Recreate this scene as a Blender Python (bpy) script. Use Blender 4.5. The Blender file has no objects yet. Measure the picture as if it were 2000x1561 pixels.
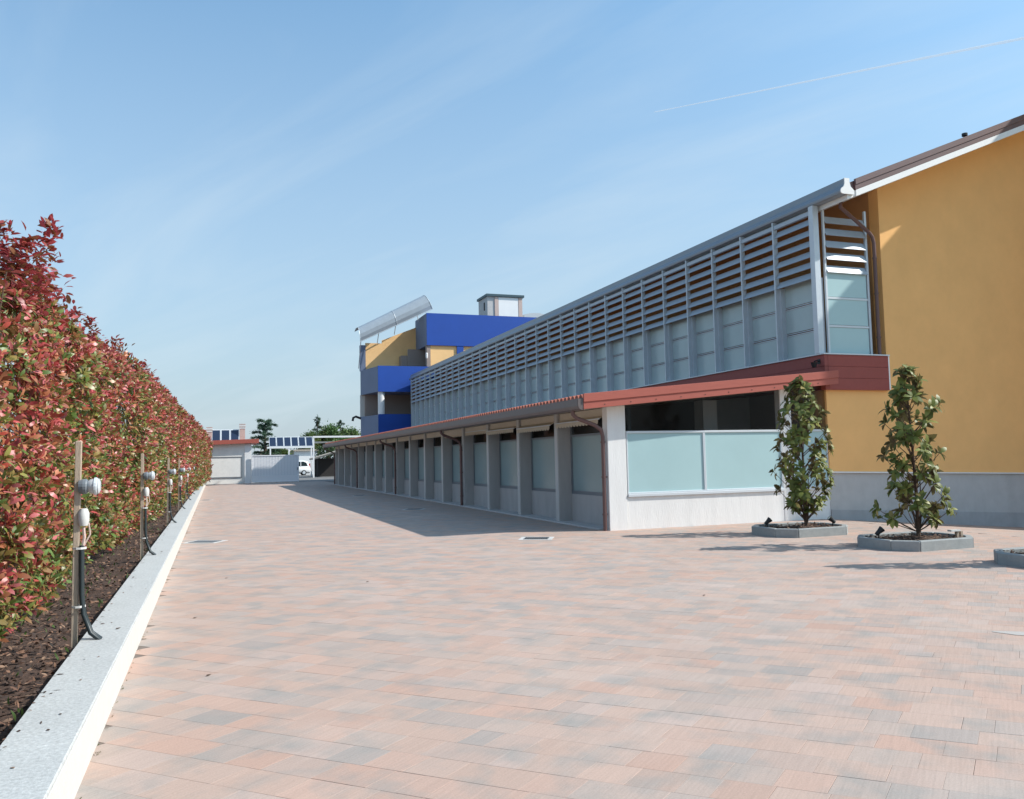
import bpy, bmesh, math, random
import numpy as np
from mathutils import Vector, Matrix
random.seed(7); rng = np.random.default_rng(7)
SC = bpy.context.scene
COL = SC.collection
R = math.radians

# ------------------------------------------------------------------ camera
cam_d = bpy.data.cameras.new('camera'); cam = bpy.data.objects.new('camera', cam_d); COL.objects.link(cam)
cam_d.sensor_width = 36.0; cam_d.lens = 28.8; cam_d.clip_start = 0.05; cam_d.clip_end = 30000
yaw, pitch, roll = R(19.99), R(4.0863), R(1.2)
F = Vector((math.sin(yaw)*math.cos(pitch), math.cos(yaw)*math.cos(pitch), math.sin(pitch)))
R0 = Vector((math.cos(yaw), -math.sin(yaw), 0)); U0 = R0.cross(F)
RR = R0*math.cos(roll) - U0*math.sin(roll); UU = R0*math.sin(roll) + U0*math.cos(roll)
M = Matrix((RR, UU, -F)).transposed().to_4x4(); M.translation = Vector((0, 0, 1.6))
cam.matrix_world = M
SC.camera = cam

# ------------------------------------------------------------------ sky, sun, exposure
SUN_EL, SUN_AZ = 41.0, 113.5            # azimuth clockwise from +Y
W = bpy.data.worlds.new('World'); SC.world = W; W.use_nodes = True
nt = W.node_tree; nt.nodes.clear()
def wn(t, **k):
    n = nt.nodes.new(t)
    for a, b in k.items(): setattr(n, a, b)
    return n
wout = wn('ShaderNodeOutputWorld'); bg = wn('ShaderNodeBackground'); bg.inputs['Strength'].default_value = 0.132
sky = wn('ShaderNodeTexSky', sky_type='NISHITA'); sky.sun_disc = False
sky.sun_elevation = R(SUN_EL); sky.sun_rotation = R(SUN_AZ); sky.altitude = 150; sky.air_density = 1.0; sky.dust_density = 1.0; sky.ozone_density = 2.2
# thin cirrus: stretched noise on the sky direction projected to a high plane
geo = wn('ShaderNodeTexCoord'); sep = wn('ShaderNodeSeparateXYZ'); nt.links.new(geo.outputs['Generated'], sep.inputs[0])
def wm(op, a, b=None, clamp=False):
    n = wn('ShaderNodeMath', operation=op, use_clamp=clamp)
    for i, v in enumerate((a, b)):
        if v is None: continue
        if isinstance(v, (int, float)): n.inputs[i].default_value = v
        else: nt.links.new(v, n.inputs[i])
    return n.outputs[0]
zc = wm('MAXIMUM', wm('ADD', sep.outputs[2], 0.12), 0.05)
cx_, cy_ = wm('DIVIDE', sep.outputs[0], zc), wm('DIVIDE', sep.outputs[1], zc)
comb = wn('ShaderNodeCombineXYZ'); nt.links.new(cx_, comb.inputs[0]); nt.links.new(cy_, comb.inputs[1])
mp0 = wn('ShaderNodeMapping'); mp0.inputs['Rotation'].default_value = (0, 0, R(-118)); nt.links.new(comb.outputs[0], mp0.inputs['Vector'])
mp = wn('ShaderNodeMapping'); mp.inputs['Scale'].default_value = (0.42, 1.5, 1); nt.links.new(mp0.outputs[0], mp.inputs['Vector'])
nz = wn('ShaderNodeTexNoise'); nz.inputs['Scale'].default_value = 1.5; nz.inputs['Detail'].default_value = 7; nz.inputs['Roughness'].default_value = 0.55; nz.inputs['Distortion'].default_value = 0.6
nt.links.new(mp.outputs[0], nz.inputs['Vector'])
rp = wn('ShaderNodeValToRGB'); rp.color_ramp.elements[0].position = 0.44; rp.color_ramp.elements[0].color = (0, 0, 0, 1); rp.color_ramp.elements[1].position = 0.86; rp.color_ramp.elements[1].color = (1, 1, 1, 1)
nt.links.new(nz.outputs[0], rp.inputs[0])
mixc = wn('ShaderNodeMix', data_type='RGBA'); mixc.inputs[7].default_value = (2.22, 2.55, 2.92, 1)
veil = wm('MAXIMUM', wm('SUBTRACT', 0.95, wm('MULTIPLY', wm('MAXIMUM', sep.outputs[2], 0.0), 1.6)), 0.12)
tint = wn('ShaderNodeVectorMath', operation='MULTIPLY'); tint.inputs[1].default_value = (0.81, 1.10, 1.08); nt.links.new(sky.outputs[0], tint.inputs[0])
nt.links.new(veil, mixc.inputs[0]); nt.links.new(tint.outputs[0], mixc.inputs[6])
cir = wn('ShaderNodeMix', data_type='RGBA'); cir.inputs[7].default_value = (3.3, 3.8, 4.1, 1); nt.links.new(wm('MULTIPLY', rp.outputs[0], 0.36), cir.inputs[0]); nt.links.new(mixc.outputs[2], cir.inputs[6])
nt.links.new(cir.outputs[2], bg.inputs['Color']); nt.links.new(bg.outputs[0], wout.inputs['Surface'])

sl = bpy.data.lights.new('sun', 'SUN'); sl.energy = 3.15; sl.angle = R(0.55); sl.color = (1.0, 0.955, 0.89)
so = bpy.data.objects.new('sun', sl); COL.objects.link(so); so.location = (40, -20, 60)
to_sun = Vector((math.sin(R(SUN_AZ))*math.cos(R(SUN_EL)), math.cos(R(SUN_AZ))*math.cos(R(SUN_EL)), math.sin(R(SUN_EL))))
so.rotation_euler = to_sun.to_track_quat('Z', 'Y').to_euler()
vs = SC.view_settings; vs.view_transform = 'Standard'; vs.look = 'None'; vs.gamma = 1.0; vs.use_curve_mapping = False; vs.exposure = 0.78
SC.cycles.max_bounces = 8; SC.cycles.transparent_max_bounces = 12

# ------------------------------------------------------------------ helpers
def mat(name, col, rough=0.6, nscale=0, namt=0.0, bump=0.0, bscale=60, metal=0.0, spec=0.4, stretch=(1, 1, 1), dirt=0.0, attr=None, transl=0.0, back=None, alpha=None):
    m = bpy.data.materials.new(name); m.use_nodes = True; t = m.node_tree; n = t.nodes; b = n['Principled BSDF']
    b.inputs['Base Color'].default_value = (*col, 1); b.inputs['Roughness'].default_value = rough; b.inputs['Metallic'].default_value = metal; b.inputs['Specular IOR Level'].default_value = spec
    g = n.new('ShaderNodeNewGeometry'); mpn = n.new('ShaderNodeMapping'); mpn.inputs['Scale'].default_value = stretch; t.links.new(g.outputs['Position'], mpn.inputs['Vector'])
    src = None
    if attr:
        a = n.new('ShaderNodeAttribute'); a.attribute_name = attr; src = a.outputs['Color']
    if namt:
        x = n.new('ShaderNodeTexNoise'); x.inputs['Scale'].default_value = nscale; x.inputs['Detail'].default_value = 6; x.inputs['Roughness'].default_value = 0.62; t.links.new(mpn.outputs[0], x.inputs['Vector'])
        mr = n.new('ShaderNodeMapRange'); mr.inputs[1].default_value = 0.25; mr.inputs[2].default_value = 0.75; mr.inputs[3].default_value = 1-namt; mr.inputs[4].default_value = 1+namt; t.links.new(x.outputs[0], mr.inputs[0])
        v = n.new('ShaderNodeVectorMath'); v.operation = 'SCALE'; t.links.new(mr.outputs[0], v.inputs['Scale'])
        if src is not None: t.links.new(src, v.inputs[0])
        else: v.inputs[0].default_value = col
        src = v.outputs[0]
    if dirt:
        x2 = n.new('ShaderNodeTexNoise'); x2.inputs['Scale'].default_value = 0.9; x2.inputs['Detail'].default_value = 8; x2.inputs['Roughness'].default_value = 0.7
        mp2 = n.new('ShaderNodeMapping'); mp2.inputs['Scale'].default_value = (2.2, 2.2, 0.5); t.links.new(g.outputs['Position'], mp2.inputs['Vector']); t.links.new(mp2.outputs[0], x2.inputs['Vector'])
        m2 = n.new('ShaderNodeMapRange'); m2.inputs[1].default_value = 0.45; m2.inputs[2].default_value = 0.75; m2.inputs[3].default_value = 1; m2.inputs[4].default_value = 1-dirt; t.links.new(x2.outputs[0], m2.inputs[0])
        v2 = n.new('ShaderNodeVectorMath'); v2.operation = 'SCALE'; t.links.new(m2.outputs[0], v2.inputs['Scale'])
        if src is not None: t.links.new(src, v2.inputs[0])
        else: v2.inputs[0].default_value = col
        src = v2.outputs[0]
    if back is not None:
        mb = n.new('ShaderNodeMix'); mb.data_type = 'RGBA'; t.links.new(g.outputs['Backfacing'], mb.inputs[0]); mb.inputs[7].default_value = (*back, 1)
        if src is not None: t.links.new(src, mb.inputs[6])
        else: mb.inputs[6].default_value = (*col, 1)
        src = mb.outputs[2]
    if src is not None: t.links.new(src, b.inputs['Base Color'])
    if bump:
        x3 = n.new('ShaderNodeTexNoise'); x3.inputs['Scale'].default_value = bscale; x3.inputs['Detail'].default_value = 5; t.links.new(mpn.outputs[0], x3.inputs['Vector'])
        bp = n.new('ShaderNodeBump'); bp.inputs['Strength'].default_value = bump; bp.inputs['Distance'].default_value = 0.02; t.links.new(x3.outputs[0], bp.inputs['Height']); t.links.new(bp.outputs[0], b.inputs['Normal'])
    if transl:
        tr = n.new('ShaderNodeBsdfTranslucent'); mx = n.new('ShaderNodeMixShader'); mx.inputs[0].default_value = transl
        if src is not None: t.links.new(src, tr.inputs['Color'])
        else: tr.inputs['Color'].default_value = (*col, 1)
        t.links.new(b.outputs[0], mx.inputs[1]); t.links.new(tr.outputs[0], mx.inputs[2]); t.links.new(mx.outputs[0], n['Material Output'].inputs['Surface'])
    if alpha is not None:
        tp = n.new('ShaderNodeBsdfTransparent'); mx = n.new('ShaderNodeMixShader'); mx.inputs[0].default_value = alpha
        t.links.new(tp.outputs[0], mx.inputs[1]); t.links.new(b.outputs[0], mx.inputs[2]); t.links.new(mx.outputs[0], n['Material Output'].inputs['Surface'])
    return m

def tag(o, label=None, cat=None, group=None, kind=None):
    if label: o['label'] = label
    if cat: o['category'] = cat
    if group: o['group'] = group
    if kind: o['kind'] = kind
    return o
def empty(name, loc=(0, 0, 0), rz=0.0):
    o = bpy.data.objects.new(name, None); COL.objects.link(o); o.location = loc; o.rotation_euler = (0, 0, rz); o.empty_display_size = 0.3
    return o

class MB:
    """collects simple solids; build() links them as ONE mesh object. Coordinates are local to the parent."""
    def __init__(s): s.v = []; s.f = []
    def add(s, vs, fs):
        o = len(s.v); s.v += [tuple(p) for p in vs]; s.f += [tuple(i+o for i in q) for q in fs]; return s
    def box(s, x0, x1, y0, y1, z0, z1):
        return s.add([(x0,y0,z0),(x1,y0,z0),(x1,y1,z0),(x0,y1,z0),(x0,y0,z1),(x1,y0,z1),(x1,y1,z1),(x0,y1,z1)],
              [(0,3,2,1),(4,5,6,7),(0,1,5,4),(1,2,6,5),(2,3,7,6),(3,0,4,7)])
    def prism(s, pts, axis, a, b):
        n = len(pts); mk = {'x': lambda p, t: (t, p[0], p[1]), 'y': lambda p, t: (p[0], t, p[1]), 'z': lambda p, t: (p[0], p[1], t)}[axis]
        return s.add([mk(p, a) for p in pts]+[mk(p, b) for p in pts], [tuple(range(n)), tuple(range(2*n-1, n-1, -1))]+[(i, n+i, n+(i+1) % n, (i+1) % n) for i in range(n)])
    def tube(s, path, r, n=8, cap=True):
        path = [Vector(p) for p in path]; rs = r if isinstance(r, (list, tuple)) else [r]*len(path); o = len(s.v); up = None
        for i, p in enumerate(path):
            d = (path[min(i+1, len(path)-1)]-path[max(i-1, 0)]).normalized()
            if up is None: up = d.orthogonal().normalized()
            up = (up-d*up.dot(d)).normalized(); w = d.cross(up)
            for k in range(n):
                a = 2*math.pi*k/n; s.v.append(tuple(p+(up*math.cos(a)+w*math.sin(a))*rs[i]))
        for i in range(len(path)-1):
            for k in range(n): s.f.append((o+i*n+k, o+i*n+(k+1) % n, o+(i+1)*n+(k+1) % n, o+(i+1)*n+k))
        if cap: s.f.append(tuple(o+k for k in reversed(range(n)))); s.f.append(tuple(o+(len(path)-1)*n+k for k in range(n)))
        return s
    def lathe(s, prof, c=(0, 0, 0), ax='z', n=16):
        o = len(s.v)
        for r, h in prof:
            for k in range(n):
                a = 2*math.pi*k/n; x, y = r*math.cos(a), r*math.sin(a)
                p = {'z': (x, y, h), 'y': (x, h, y), 'x': (h, x, y)}[ax]; s.v.append((p[0]+c[0], p[1]+c[1], p[2]+c[2]))
        for i in range(len(prof)-1):
            for k in range(n): s.f.append((o+i*n+k, o+i*n+(k+1) % n, o+(i+1)*n+(k+1) % n, o+(i+1)*n+k))
        return s
    def build(s, name, m, parent=None, bevel=0.0, smooth=False):
        me = bpy.data.meshes.new(name); me.from_pydata(s.v, [], s.f)
        bm = bmesh.new(); bm.from_mesh(me); bmesh.ops.recalc_face_normals(bm, faces=bm.faces)
        if bevel: bmesh.ops.bevel(bm, geom=[e for e in bm.edges if len(e.link_faces) == 2 and e.calc_face_angle(0) > 0.5], offset=bevel, segments=1, affect='EDGES')
        if smooth:
            for f in bm.faces: f.smooth = True
            for e in bm.edges:
                if len(e.link_faces) == 2 and e.calc_face_angle(0) > 0.8: e.smooth = False
        bm.to_mesh(me); bm.free(); me.materials.append(m)
        return link(name, me, parent)
def link(name, me, parent=None):
    o = bpy.data.objects.new(name, me); COL.objects.link(o); o.parent = parent
    return o
def copies(name, me, parent, locs):
    for l in locs:
        o = link(name, me, parent); o.location = l
def np_mesh(name, V, faces_flat, loop_tot, m, cols=None, flat=True):
    me = bpy.data.meshes.new(name); nf = len(loop_tot)
    me.vertices.add(len(V)); me.vertices.foreach_set('co', np.ascontiguousarray(V, np.float32).ravel())
    me.loops.add(len(faces_flat)); me.loops.foreach_set('vertex_index', np.ascontiguousarray(faces_flat, np.int32))
    me.polygons.add(nf); st = np.concatenate([[0], np.cumsum(loop_tot)[:-1]]).astype(np.int32); me.polygons.foreach_set('loop_start', st)
    if cols is not None:
        a = me.color_attributes.new('tint', 'FLOAT_COLOR', 'POINT'); c4 = np.ones((len(V), 4), np.float32); c4[:, :3] = cols; a.data.foreach_set('color', c4.ravel())
    me.materials.append(m); me.update(calc_edges=True)
    if flat: me.shade_flat()
    return me
LEAF_F = np.array([0,1,2, 1,3,4,2, 3,5,4]); LEAF_T = np.array([3, 4, 3])
def unit(a): return a/np.maximum(np.linalg.norm(a, axis=-1, keepdims=True), 1e-9)
def leaves_mesh(name, B, D, U, L, Wd, C, m, droop=0.16):
    D = unit(D); S = unit(np.cross(D, U)); U = np.cross(S, D); L = L[:, None]; Wd = Wd[:, None]
    P = np.stack([B, B+D*L*.36+S*Wd*.5+U*Wd*.1, B+D*L*.36-S*Wd*.5+U*Wd*.1, B+D*L*.74+S*Wd*.40-U*L*droop*.35+U*Wd*.06, B+D*L*.74-S*Wd*.40-U*L*droop*.35+U*Wd*.06, B+D*L-U*L*droop], 1)
    n = len(B); ff = (LEAF_F[None]+6*np.arange(n)[:, None]).ravel(); lt = np.tile(LEAF_T, n)
    return np_mesh(name, P.reshape(-1, 3), ff, lt, m, np.repeat(C, 6, axis=0), False)

# ------------------------------------------------------------------ materials
Mt = {}
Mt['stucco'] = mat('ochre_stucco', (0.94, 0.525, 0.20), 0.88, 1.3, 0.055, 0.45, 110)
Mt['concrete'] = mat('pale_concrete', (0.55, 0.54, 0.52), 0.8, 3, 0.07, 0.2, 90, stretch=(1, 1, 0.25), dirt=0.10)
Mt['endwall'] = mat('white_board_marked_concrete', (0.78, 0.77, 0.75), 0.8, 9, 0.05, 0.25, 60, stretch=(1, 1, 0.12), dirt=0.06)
Mt['sidewall'] = mat('shaded_side_concrete', (0.43, 0.42, 0.41), 0.85, 4, 0.08, 0.25, 80, stretch=(1, 1, 0.25), dirt=0.12)  # wing concrete, darkened in colour for the shaded long side
Mt['frost3'] = mat('shaded_frosted_glass', (0.27, 0.365, 0.375), 0.25, 0.9, 0.06, 0, spec=0.5)  # darker copy of the frosted glass, side shade painted in
Mt['gallery'] = mat('shaded_gallery_stucco', (0.52, 0.27, 0.115), 0.85, 1.3, 0.05, 0.3, 140)  # same stucco as the gable, gallery shade put into the colour
Mt['greyplinth'] = mat('grey_plinth', (0.50, 0.49, 0.48), 0.85, 3, 0.08, 0.25, 90, dirt=0.12)
Mt['greybase'] = mat('darker_grey_base', (0.40, 0.40, 0.405), 0.85, 3, 0.10, 0.25, 90, dirt=0.15)
Mt['white'] = mat('white_paint', (0.80, 0.80, 0.79), 0.6, 2, 0.03, 0.1, 90)
Mt['plaster'] = mat('white_plaster', (0.84, 0.82, 0.77), 0.85, 4, 0.05, 0.2, 120, dirt=0.08)
Mt['redboard'] = mat('red_cladding', (0.40, 0.105, 0.075), 0.55, 9, 0.08, 0.08, 60, stretch=(0.3, 0.3, 3))
Mt['reddark'] = mat('shaded_red_cladding', (0.30, 0.068, 0.055), 0.55, 9, 0.07, 0.08, 60)  # darker copy of the red cladding, shade painted into the colour
Mt['brown'] = mat('brown_metal', (0.135, 0.075, 0.07), 0.42, 5, 0.07, 0, spec=0.5)
Mt['gutterdark'] = mat('gutter_dark_metal', (0.13, 0.105, 0.10), 0.45, 5, 0.10, 0, spec=0.5)
Mt['silver'] = mat('silver_grey_metal', (0.25, 0.29, 0.335), 0.42, 4, 0.05, 0, metal=0.15, spec=0.5)
Mt['slat'] = mat('slat_grey_metal', (0.40, 0.465, 0.525), 0.45, 4, 0.05, 0, metal=0.1, spec=0.5)
Mt['steel'] = mat('galvanised_steel', (0.56, 0.61, 0.65), 0.42, 4, 0.06, 0, metal=0.2, spec=0.5)
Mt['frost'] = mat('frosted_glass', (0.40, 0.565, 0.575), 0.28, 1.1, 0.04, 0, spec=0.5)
Mt['frost2'] = mat('frosted_glass_upper', (0.41, 0.505, 0.51), 0.22, 0.8, 0.08, 0, spec=0.55)
Mt['glass'] = mat('dark_clear_glass', (0.012, 0.012, 0.013), 0.05, spec=0.22, alpha=0.25)
Mt['frame'] = mat('grey_window_frame', (0.17, 0.19, 0.21), 0.45)
Mt['framelight'] = mat('pale_aluminium', (0.62, 0.66, 0.69), 0.4, metal=0.1)
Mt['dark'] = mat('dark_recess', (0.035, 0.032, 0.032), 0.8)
Mt['interior'] = mat('interior_wall', (0.33, 0.27, 0.24), 0.85)
Mt['tile'] = mat('clay_tile', (0.36, 0.115, 0.075), 0.75, 7, 0.22, 0.2, 60)
Mt['cream'] = mat('cream_soffit', (0.62, 0.56, 0.47), 0.8, 3, 0.05)
Mt['canvas'] = mat('cream_canvas', (0.66, 0.58, 0.46), 0.9, 8, 0.06, transl=0.25)
Mt['blue'] = mat('blue_paint', (0.013, 0.075, 0.38), 0.6, 1.0, 0.06, 0.15, 90)
Mt['slate'] = mat('slate_blue_paint', (0.17, 0.21, 0.31), 0.7, 1.0, 0.06, 0.15, 90)
Mt['orange'] = mat('pale_orange_stucco', (0.97, 0.62, 0.29), 0.85, 1.3, 0.05, 0.3, 140)
Mt['canopy'] = mat('translucent_canopy_sheet', (0.30, 0.35, 0.40), 0.4, 3, 0.08, 0, spec=0.5)
Mt['teal'] = mat('dark_teal_roof', (0.05, 0.09, 0.11), 0.5)
Mt['rooflight'] = mat('grey_rooflight', (0.5, 0.53, 0.55), 0.4)
Mt['granite'] = mat('grey_granite', (0.47, 0.48, 0.47), 0.7, 45, 0.28, 0.15, 120, dirt=0.10)
Mt['kerbface'] = mat('white_kerb_face', (0.60, 0.575, 0.53), 0.8, 8, 0.05, 0.2, 80)
Mt['soil'] = mat('dark_mulch_soil', (0.075, 0.045, 0.032), 0.95, 30, 0.5, 0.9, 45)
Mt['wood'] = mat('grey_weathered_wood', (0.42, 0.33, 0.25), 0.85, 14, 0.2, 0.3, 80, stretch=(4, 4, 0.25))
Mt['bark'] = mat('tree_bark', (0.10, 0.065, 0.045), 0.9, 20, 0.3, 0.5, 60)
Mt['black'] = mat('black_plastic', (0.018, 0.018, 0.02), 0.45)
Mt['conduit'] = mat('dark_green_conduit', (0.025, 0.035, 0.038), 0.4)
Mt['lampglass'] = mat('lamp_glass', (0.55, 0.57, 0.59), 0.10, spec=0.7)
Mt['whiteplastic'] = mat('white_plastic', (0.60, 0.59, 0.57), 0.4)
Mt['planter'] = mat('planter_concrete', (0.30, 0.315, 0.31), 0.85, 12, 0.10, 0.3, 80, dirt=0.12)
Mt['asphalt'] = mat('grey_asphalt', (0.17, 0.165, 0.16), 0.9, 6, 0.15, 0.2, 60)
Mt['mortar'] = mat('sand_joint', (0.17, 0.14, 0.12), 0.95, 20, 0.2)
Mt['ground'] = mat('dry_ground', (0.16, 0.16, 0.10), 0.95, 0.4, 0.3)
Mt['solar'] = mat('solar_glass', (0.022, 0.035, 0.07), 0.15, spec=0.6)
Mt['gate'] = mat('white_gate_paint', (0.84, 0.84, 0.85), 0.5)
Mt['gateback'] = mat('gate_back_sheet', (0.68, 0.69, 0.71), 0.6)
Mt['pink'] = mat('pink_chimney_block', (0.55, 0.42, 0.37), 0.85, 6, 0.1)
Mt['beige'] = mat('beige_roof', (0.42, 0.36, 0.29), 0.8, 6, 0.1)
Mt['carpaint'] = mat('white_car_paint', (0.82, 0.82, 0.82), 0.2, spec=0.6)
Mt['carglass'] = mat('car_glass', (0.03, 0.045, 0.05), 0.06, spec=0.6)
Mt['rubber'] = mat('tyre_rubber', (0.02, 0.02, 0.02), 0.85)
Mt['redlamp'] = mat('red_lens', (0.45, 0.02, 0.02), 0.25)
Mt['hedgeleaf'] = mat('photinia_leaf', (0.3, 0.05, 0.04), 0.38, attr='tint', transl=0.27, spec=0.45)
Mt['magleaf'] = mat('magnolia_leaf', (0.04, 0.07, 0.02), 0.45, attr='tint', transl=0.25, spec=0.28, back=(0.15, 0.13, 0.055))
Mt['treeleaf'] = mat('tree_leaf', (0.05, 0.09, 0.03), 0.6, attr='tint', transl=0.25)
Mt['chip'] = mat('bark_chip', (0.1, 0.06, 0.04), 0.9, attr='tint')
Mt['puddle'] = mat('wet_patch', (0.55, 0.56, 0.56), 0.12, spec=0.6)

# paver material: own colour per paver, blotches of grey running over the stones, fine brushed grooves, pale bloom
def paver_material():
    m = bpy.data.materials.new('blended_paver'); m.use_nodes = True; t = m.node_tree; n = t.nodes; b = n['Principled BSDF']; lk = t.links.new
    a = n.new('ShaderNodeAttribute'); a.attribute_name = 'tint'; g = n.new('ShaderNodeNewGeometry')
    mp_ = n.new('ShaderNodeMapping'); mp_.inputs['Rotation'].default_value = (0, 0, R(48)); lk(g.outputs['Position'], mp_.inputs['Vector'])
    def noise(sc, det, vec, rough=0.6):
        x = n.new('ShaderNodeTexNoise'); x.inputs['Scale'].default_value = sc; x.inputs['Detail'].default_value = det; x.inputs['Roughness'].default_value = rough; lk(vec, x.inputs['Vector']); return x.outputs[0]
    def rng_(v, a0, a1, b0, b1):
        r = n.new('ShaderNodeMapRange'); r.inputs[1].default_value = a0; r.inputs[2].default_value = a1; r.inputs[3].default_value = b0; r.inputs[4].default_value = b1; lk(v, r.inputs[0]); return r.outputs[0]
    blot = rng_(noise(3.1, 3, mp_.outputs[0], 0.5), 0.48, 0.74, 0, 0.75)
    m1 = n.new('ShaderNodeMix'); m1.data_type = 'RGBA'; lk(blot, m1.inputs[0]); lk(a.outputs['Color'], m1.inputs[6]); m1.inputs[7].default_value = (0.285, 0.275, 0.255, 1)
    bloom = rng_(noise(0.55, 5, g.outputs['Position']), 0.52, 0.78, 0, 0.40)
    m2 = n.new('ShaderNodeMix'); m2.data_type = 'RGBA'; lk(bloom, m2.inputs[0]); lk(m1.outputs[2], m2.inputs[6]); m2.inputs[7].default_value = (0.53, 0.46, 0.41, 1)
    fine = rng_(noise(95, 6, g.outputs['Position'], 0.85), 0.3, 0.7, 0.82, 1.16)
    mg0 = n.new('ShaderNodeMapping'); mg0.inputs['Rotation'].default_value = (0, 0, R(50)); lk(g.outputs['Position'], mg0.inputs['Vector'])
    mg = n.new('ShaderNodeMapping'); mg.inputs['Scale'].default_value = (70, 2.5, 1); lk(mg0.outputs[0], mg.inputs['Vector'])
    groove = noise(1.0, 2, mg.outputs[0]); gr = rng_(groove, 0.35, 0.65, 0.95, 1.035)
    mu = n.new('ShaderNodeMath'); mu.operation = 'MULTIPLY'; lk(fine, mu.inputs[0]); lk(gr, mu.inputs[1])
    v = n.new('ShaderNodeVectorMath'); v.operation = 'SCALE'; lk(m2.outputs[2], v.inputs[0]); lk(mu.outputs[0], v.inputs['Scale']); lk(v.outputs[0], b.inputs['Base Color'])
    b.inputs['Roughness'].default_value = 0.82; b.inputs['Specular IOR Level'].default_value = 0.3
    bp = n.new('ShaderNodeBump'); bp.inputs['Strength'].default_value = 0.14; bp.inputs['Distance'].default_value = 0.004; lk(groove, bp.inputs['Height']); lk(bp.outputs[0], b.inputs['Normal'])
    return m
Mt['paver'] = paver_material()

# ------------------------------------------------------------------ ground
RX = 13.6
def gz(x):                                   # the yard is level; east of the low wing it falls away as a ramp
    x = np.asarray(x, float); return -0.078*np.clip(x-RX, 0, 8.2)
GR = MB()
for x0, x1, y0, y1, za, zb in [(-3000, -20, -3000, 5000, -.06, -.06), (-20, RX, -3000, 5000, -.06, -.06), (RX, 3000, 16, 5000, -.06, -.06), (RX, RX+8.2, -3000, 16, -.06, -.06-.078*8.2), (RX+8.2, 3000, -3000, 16, -.06-.078*8.2, -.06-.078*8.2)]:
    GR.add([(x0, y0, za), (x1, y0, zb), (x1, y1, zb), (x0, y1, za)], [(0, 1, 2, 3)])
tag(GR.build('ground', Mt['ground']), kind='structure')
FC = MB().add([(-30, 70.2, -.012), (60, 70.2, -.012), (60, 180, -.012), (-30, 180, -.012)], [(0, 1, 2, 3)])
tag(FC.build('forecourt', Mt['asphalt']), kind='structure')

pv = MB()
for x0, x1, y0, y1 in [(-0.7, RX, -2, 70.2), (RX, RX+8.2, -2, 16.0)]:
    pv.add([(x0, y0, float(gz(x0))-.0045), (x1, y0, float(gz(x1))-.0045), (x1, y1, float(gz(x1))-.0045), (x0, y1, float(gz(x0))-.0045)], [(0, 1, 2, 3)])
pavement = tag(pv.build('pavement', Mt['mortar']), 'pale pink and grey blended concrete block paving of the yard', kind='structure')

def build_pavers():
    ang = R(-44); e1 = np.array([math.cos(ang), math.sin(ang)]); e2 = np.array([math.cos(R(38)), math.sin(R(38))])
    pal = np.array([(.485,.325,.25), (.48,.34,.265), (.47,.345,.275), (.45,.345,.285), (.42,.345,.29), (.375,.33,.29), (.32,.305,.28), (.50,.315,.235), (.465,.37,.315)])
    prob = np.array([.17,.16,.16,.13,.11,.09,.05,.06,.07]); prob /= prob.sum()
    rects = []
    v = -14.0; r = random.Random(3)
    while v < 72:
        w = r.choice([.245, .245, .245, .165]); u = -64+r.random()*.5
        while u < 30:
            l = r.choice([.165, .245, .245, .33, .33, .41]); c = e1*(u+l/2)+e2*(v+w/2)
            if -0.72 < c[0] < (RX+8.1 if c[1] < 16.1 else 8.6) and 0.8 < c[1] < 70.2: rects.append((c[0], c[1], l, w, hash((round(v*100), 7)) % 100))
            u += l
        v += w
    A = np.array(rects); n = len(A); cols = (pal[rng.choice(len(pal), n, p=prob)]*.56+np.array((.435,.33,.265))*.44)*np.array((1.01, .995, 1.025))*.985*(1+rng.normal(0, .025, (n, 1))); jit = rng.normal(0, .00035, n); tilt = rng.normal(0, .0006, (n, 2))
    gap = 0.0003+rng.random(n)**5*.0016; gapv = gap+np.where(A[:, 4] < 42, .0017*rng.random(n), 0)
    corners = np.array([(-1,-1),(1,-1),(1,1),(-1,1)])
    def ring(inset, dz):
        hx = (A[:, 2]/2-gap-inset)[:, None]*corners[None, :, 0]; hy = (A[:, 3]/2-gapv-inset)[:, None]*corners[None, :, 1]
        X = A[:, 0, None]+hx*e1[0]+hy*e2[0]; Y = A[:, 1, None]+hx*e1[1]+hy*e2[1]
        Z = gz(X)+jit[:, None]+tilt[:, :1]*hx+tilt[:, 1:]*hy+dz
        return np.stack([X, Y, Z], -1)
    V = np.concatenate([ring(.0014, 0), ring(0, -.0008), ring(0, -.016)], 1)   # n x 12 x 3
    Fq = np.array([0,1,2,3]+sum([[4+k, 4+(k+1) % 4, (k+1) % 4, k] for k in range(4)], [])+sum([[8+k, 8+(k+1) % 4, 4+(k+1) % 4, 4+k] for k in range(4)], []))
    # the 300 that show largest: nearest to the camera inside its field
    d = np.stack([A[:, 0], A[:, 1], np.full(n, -1.6)], 1); zc_ = d@np.array(F); px = d@np.array(RR)/zc_*1600; py = d@np.array(UU)/zc_*1600
    inv = (zc_ > .5) & (abs(px) < 985) & (py > -765); order = np.argsort(np.where(inv, zc_, 1e9)); near = set(order[:300].tolist())
    for i in order[:300]:
        me = np_mesh('paver', V[i], Fq, np.full(9, 4), Mt['paver'], np.repeat(cols[i:i+1], 12, 0)); link('paver', me, pavement)
    rest = np.array([i for i in range(n) if i not in near])
    me = np_mesh('paver_field', V[rest].reshape(-1, 3), (Fq[None]+12*np.arange(len(rest))[:, None]).ravel(), np.full(9*len(rest), 4), Mt['paver'], np.repeat(cols[rest], 12, 0))
    tag(link('paver_field', me, pavement), kind='stuff')
build_pavers()

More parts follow.
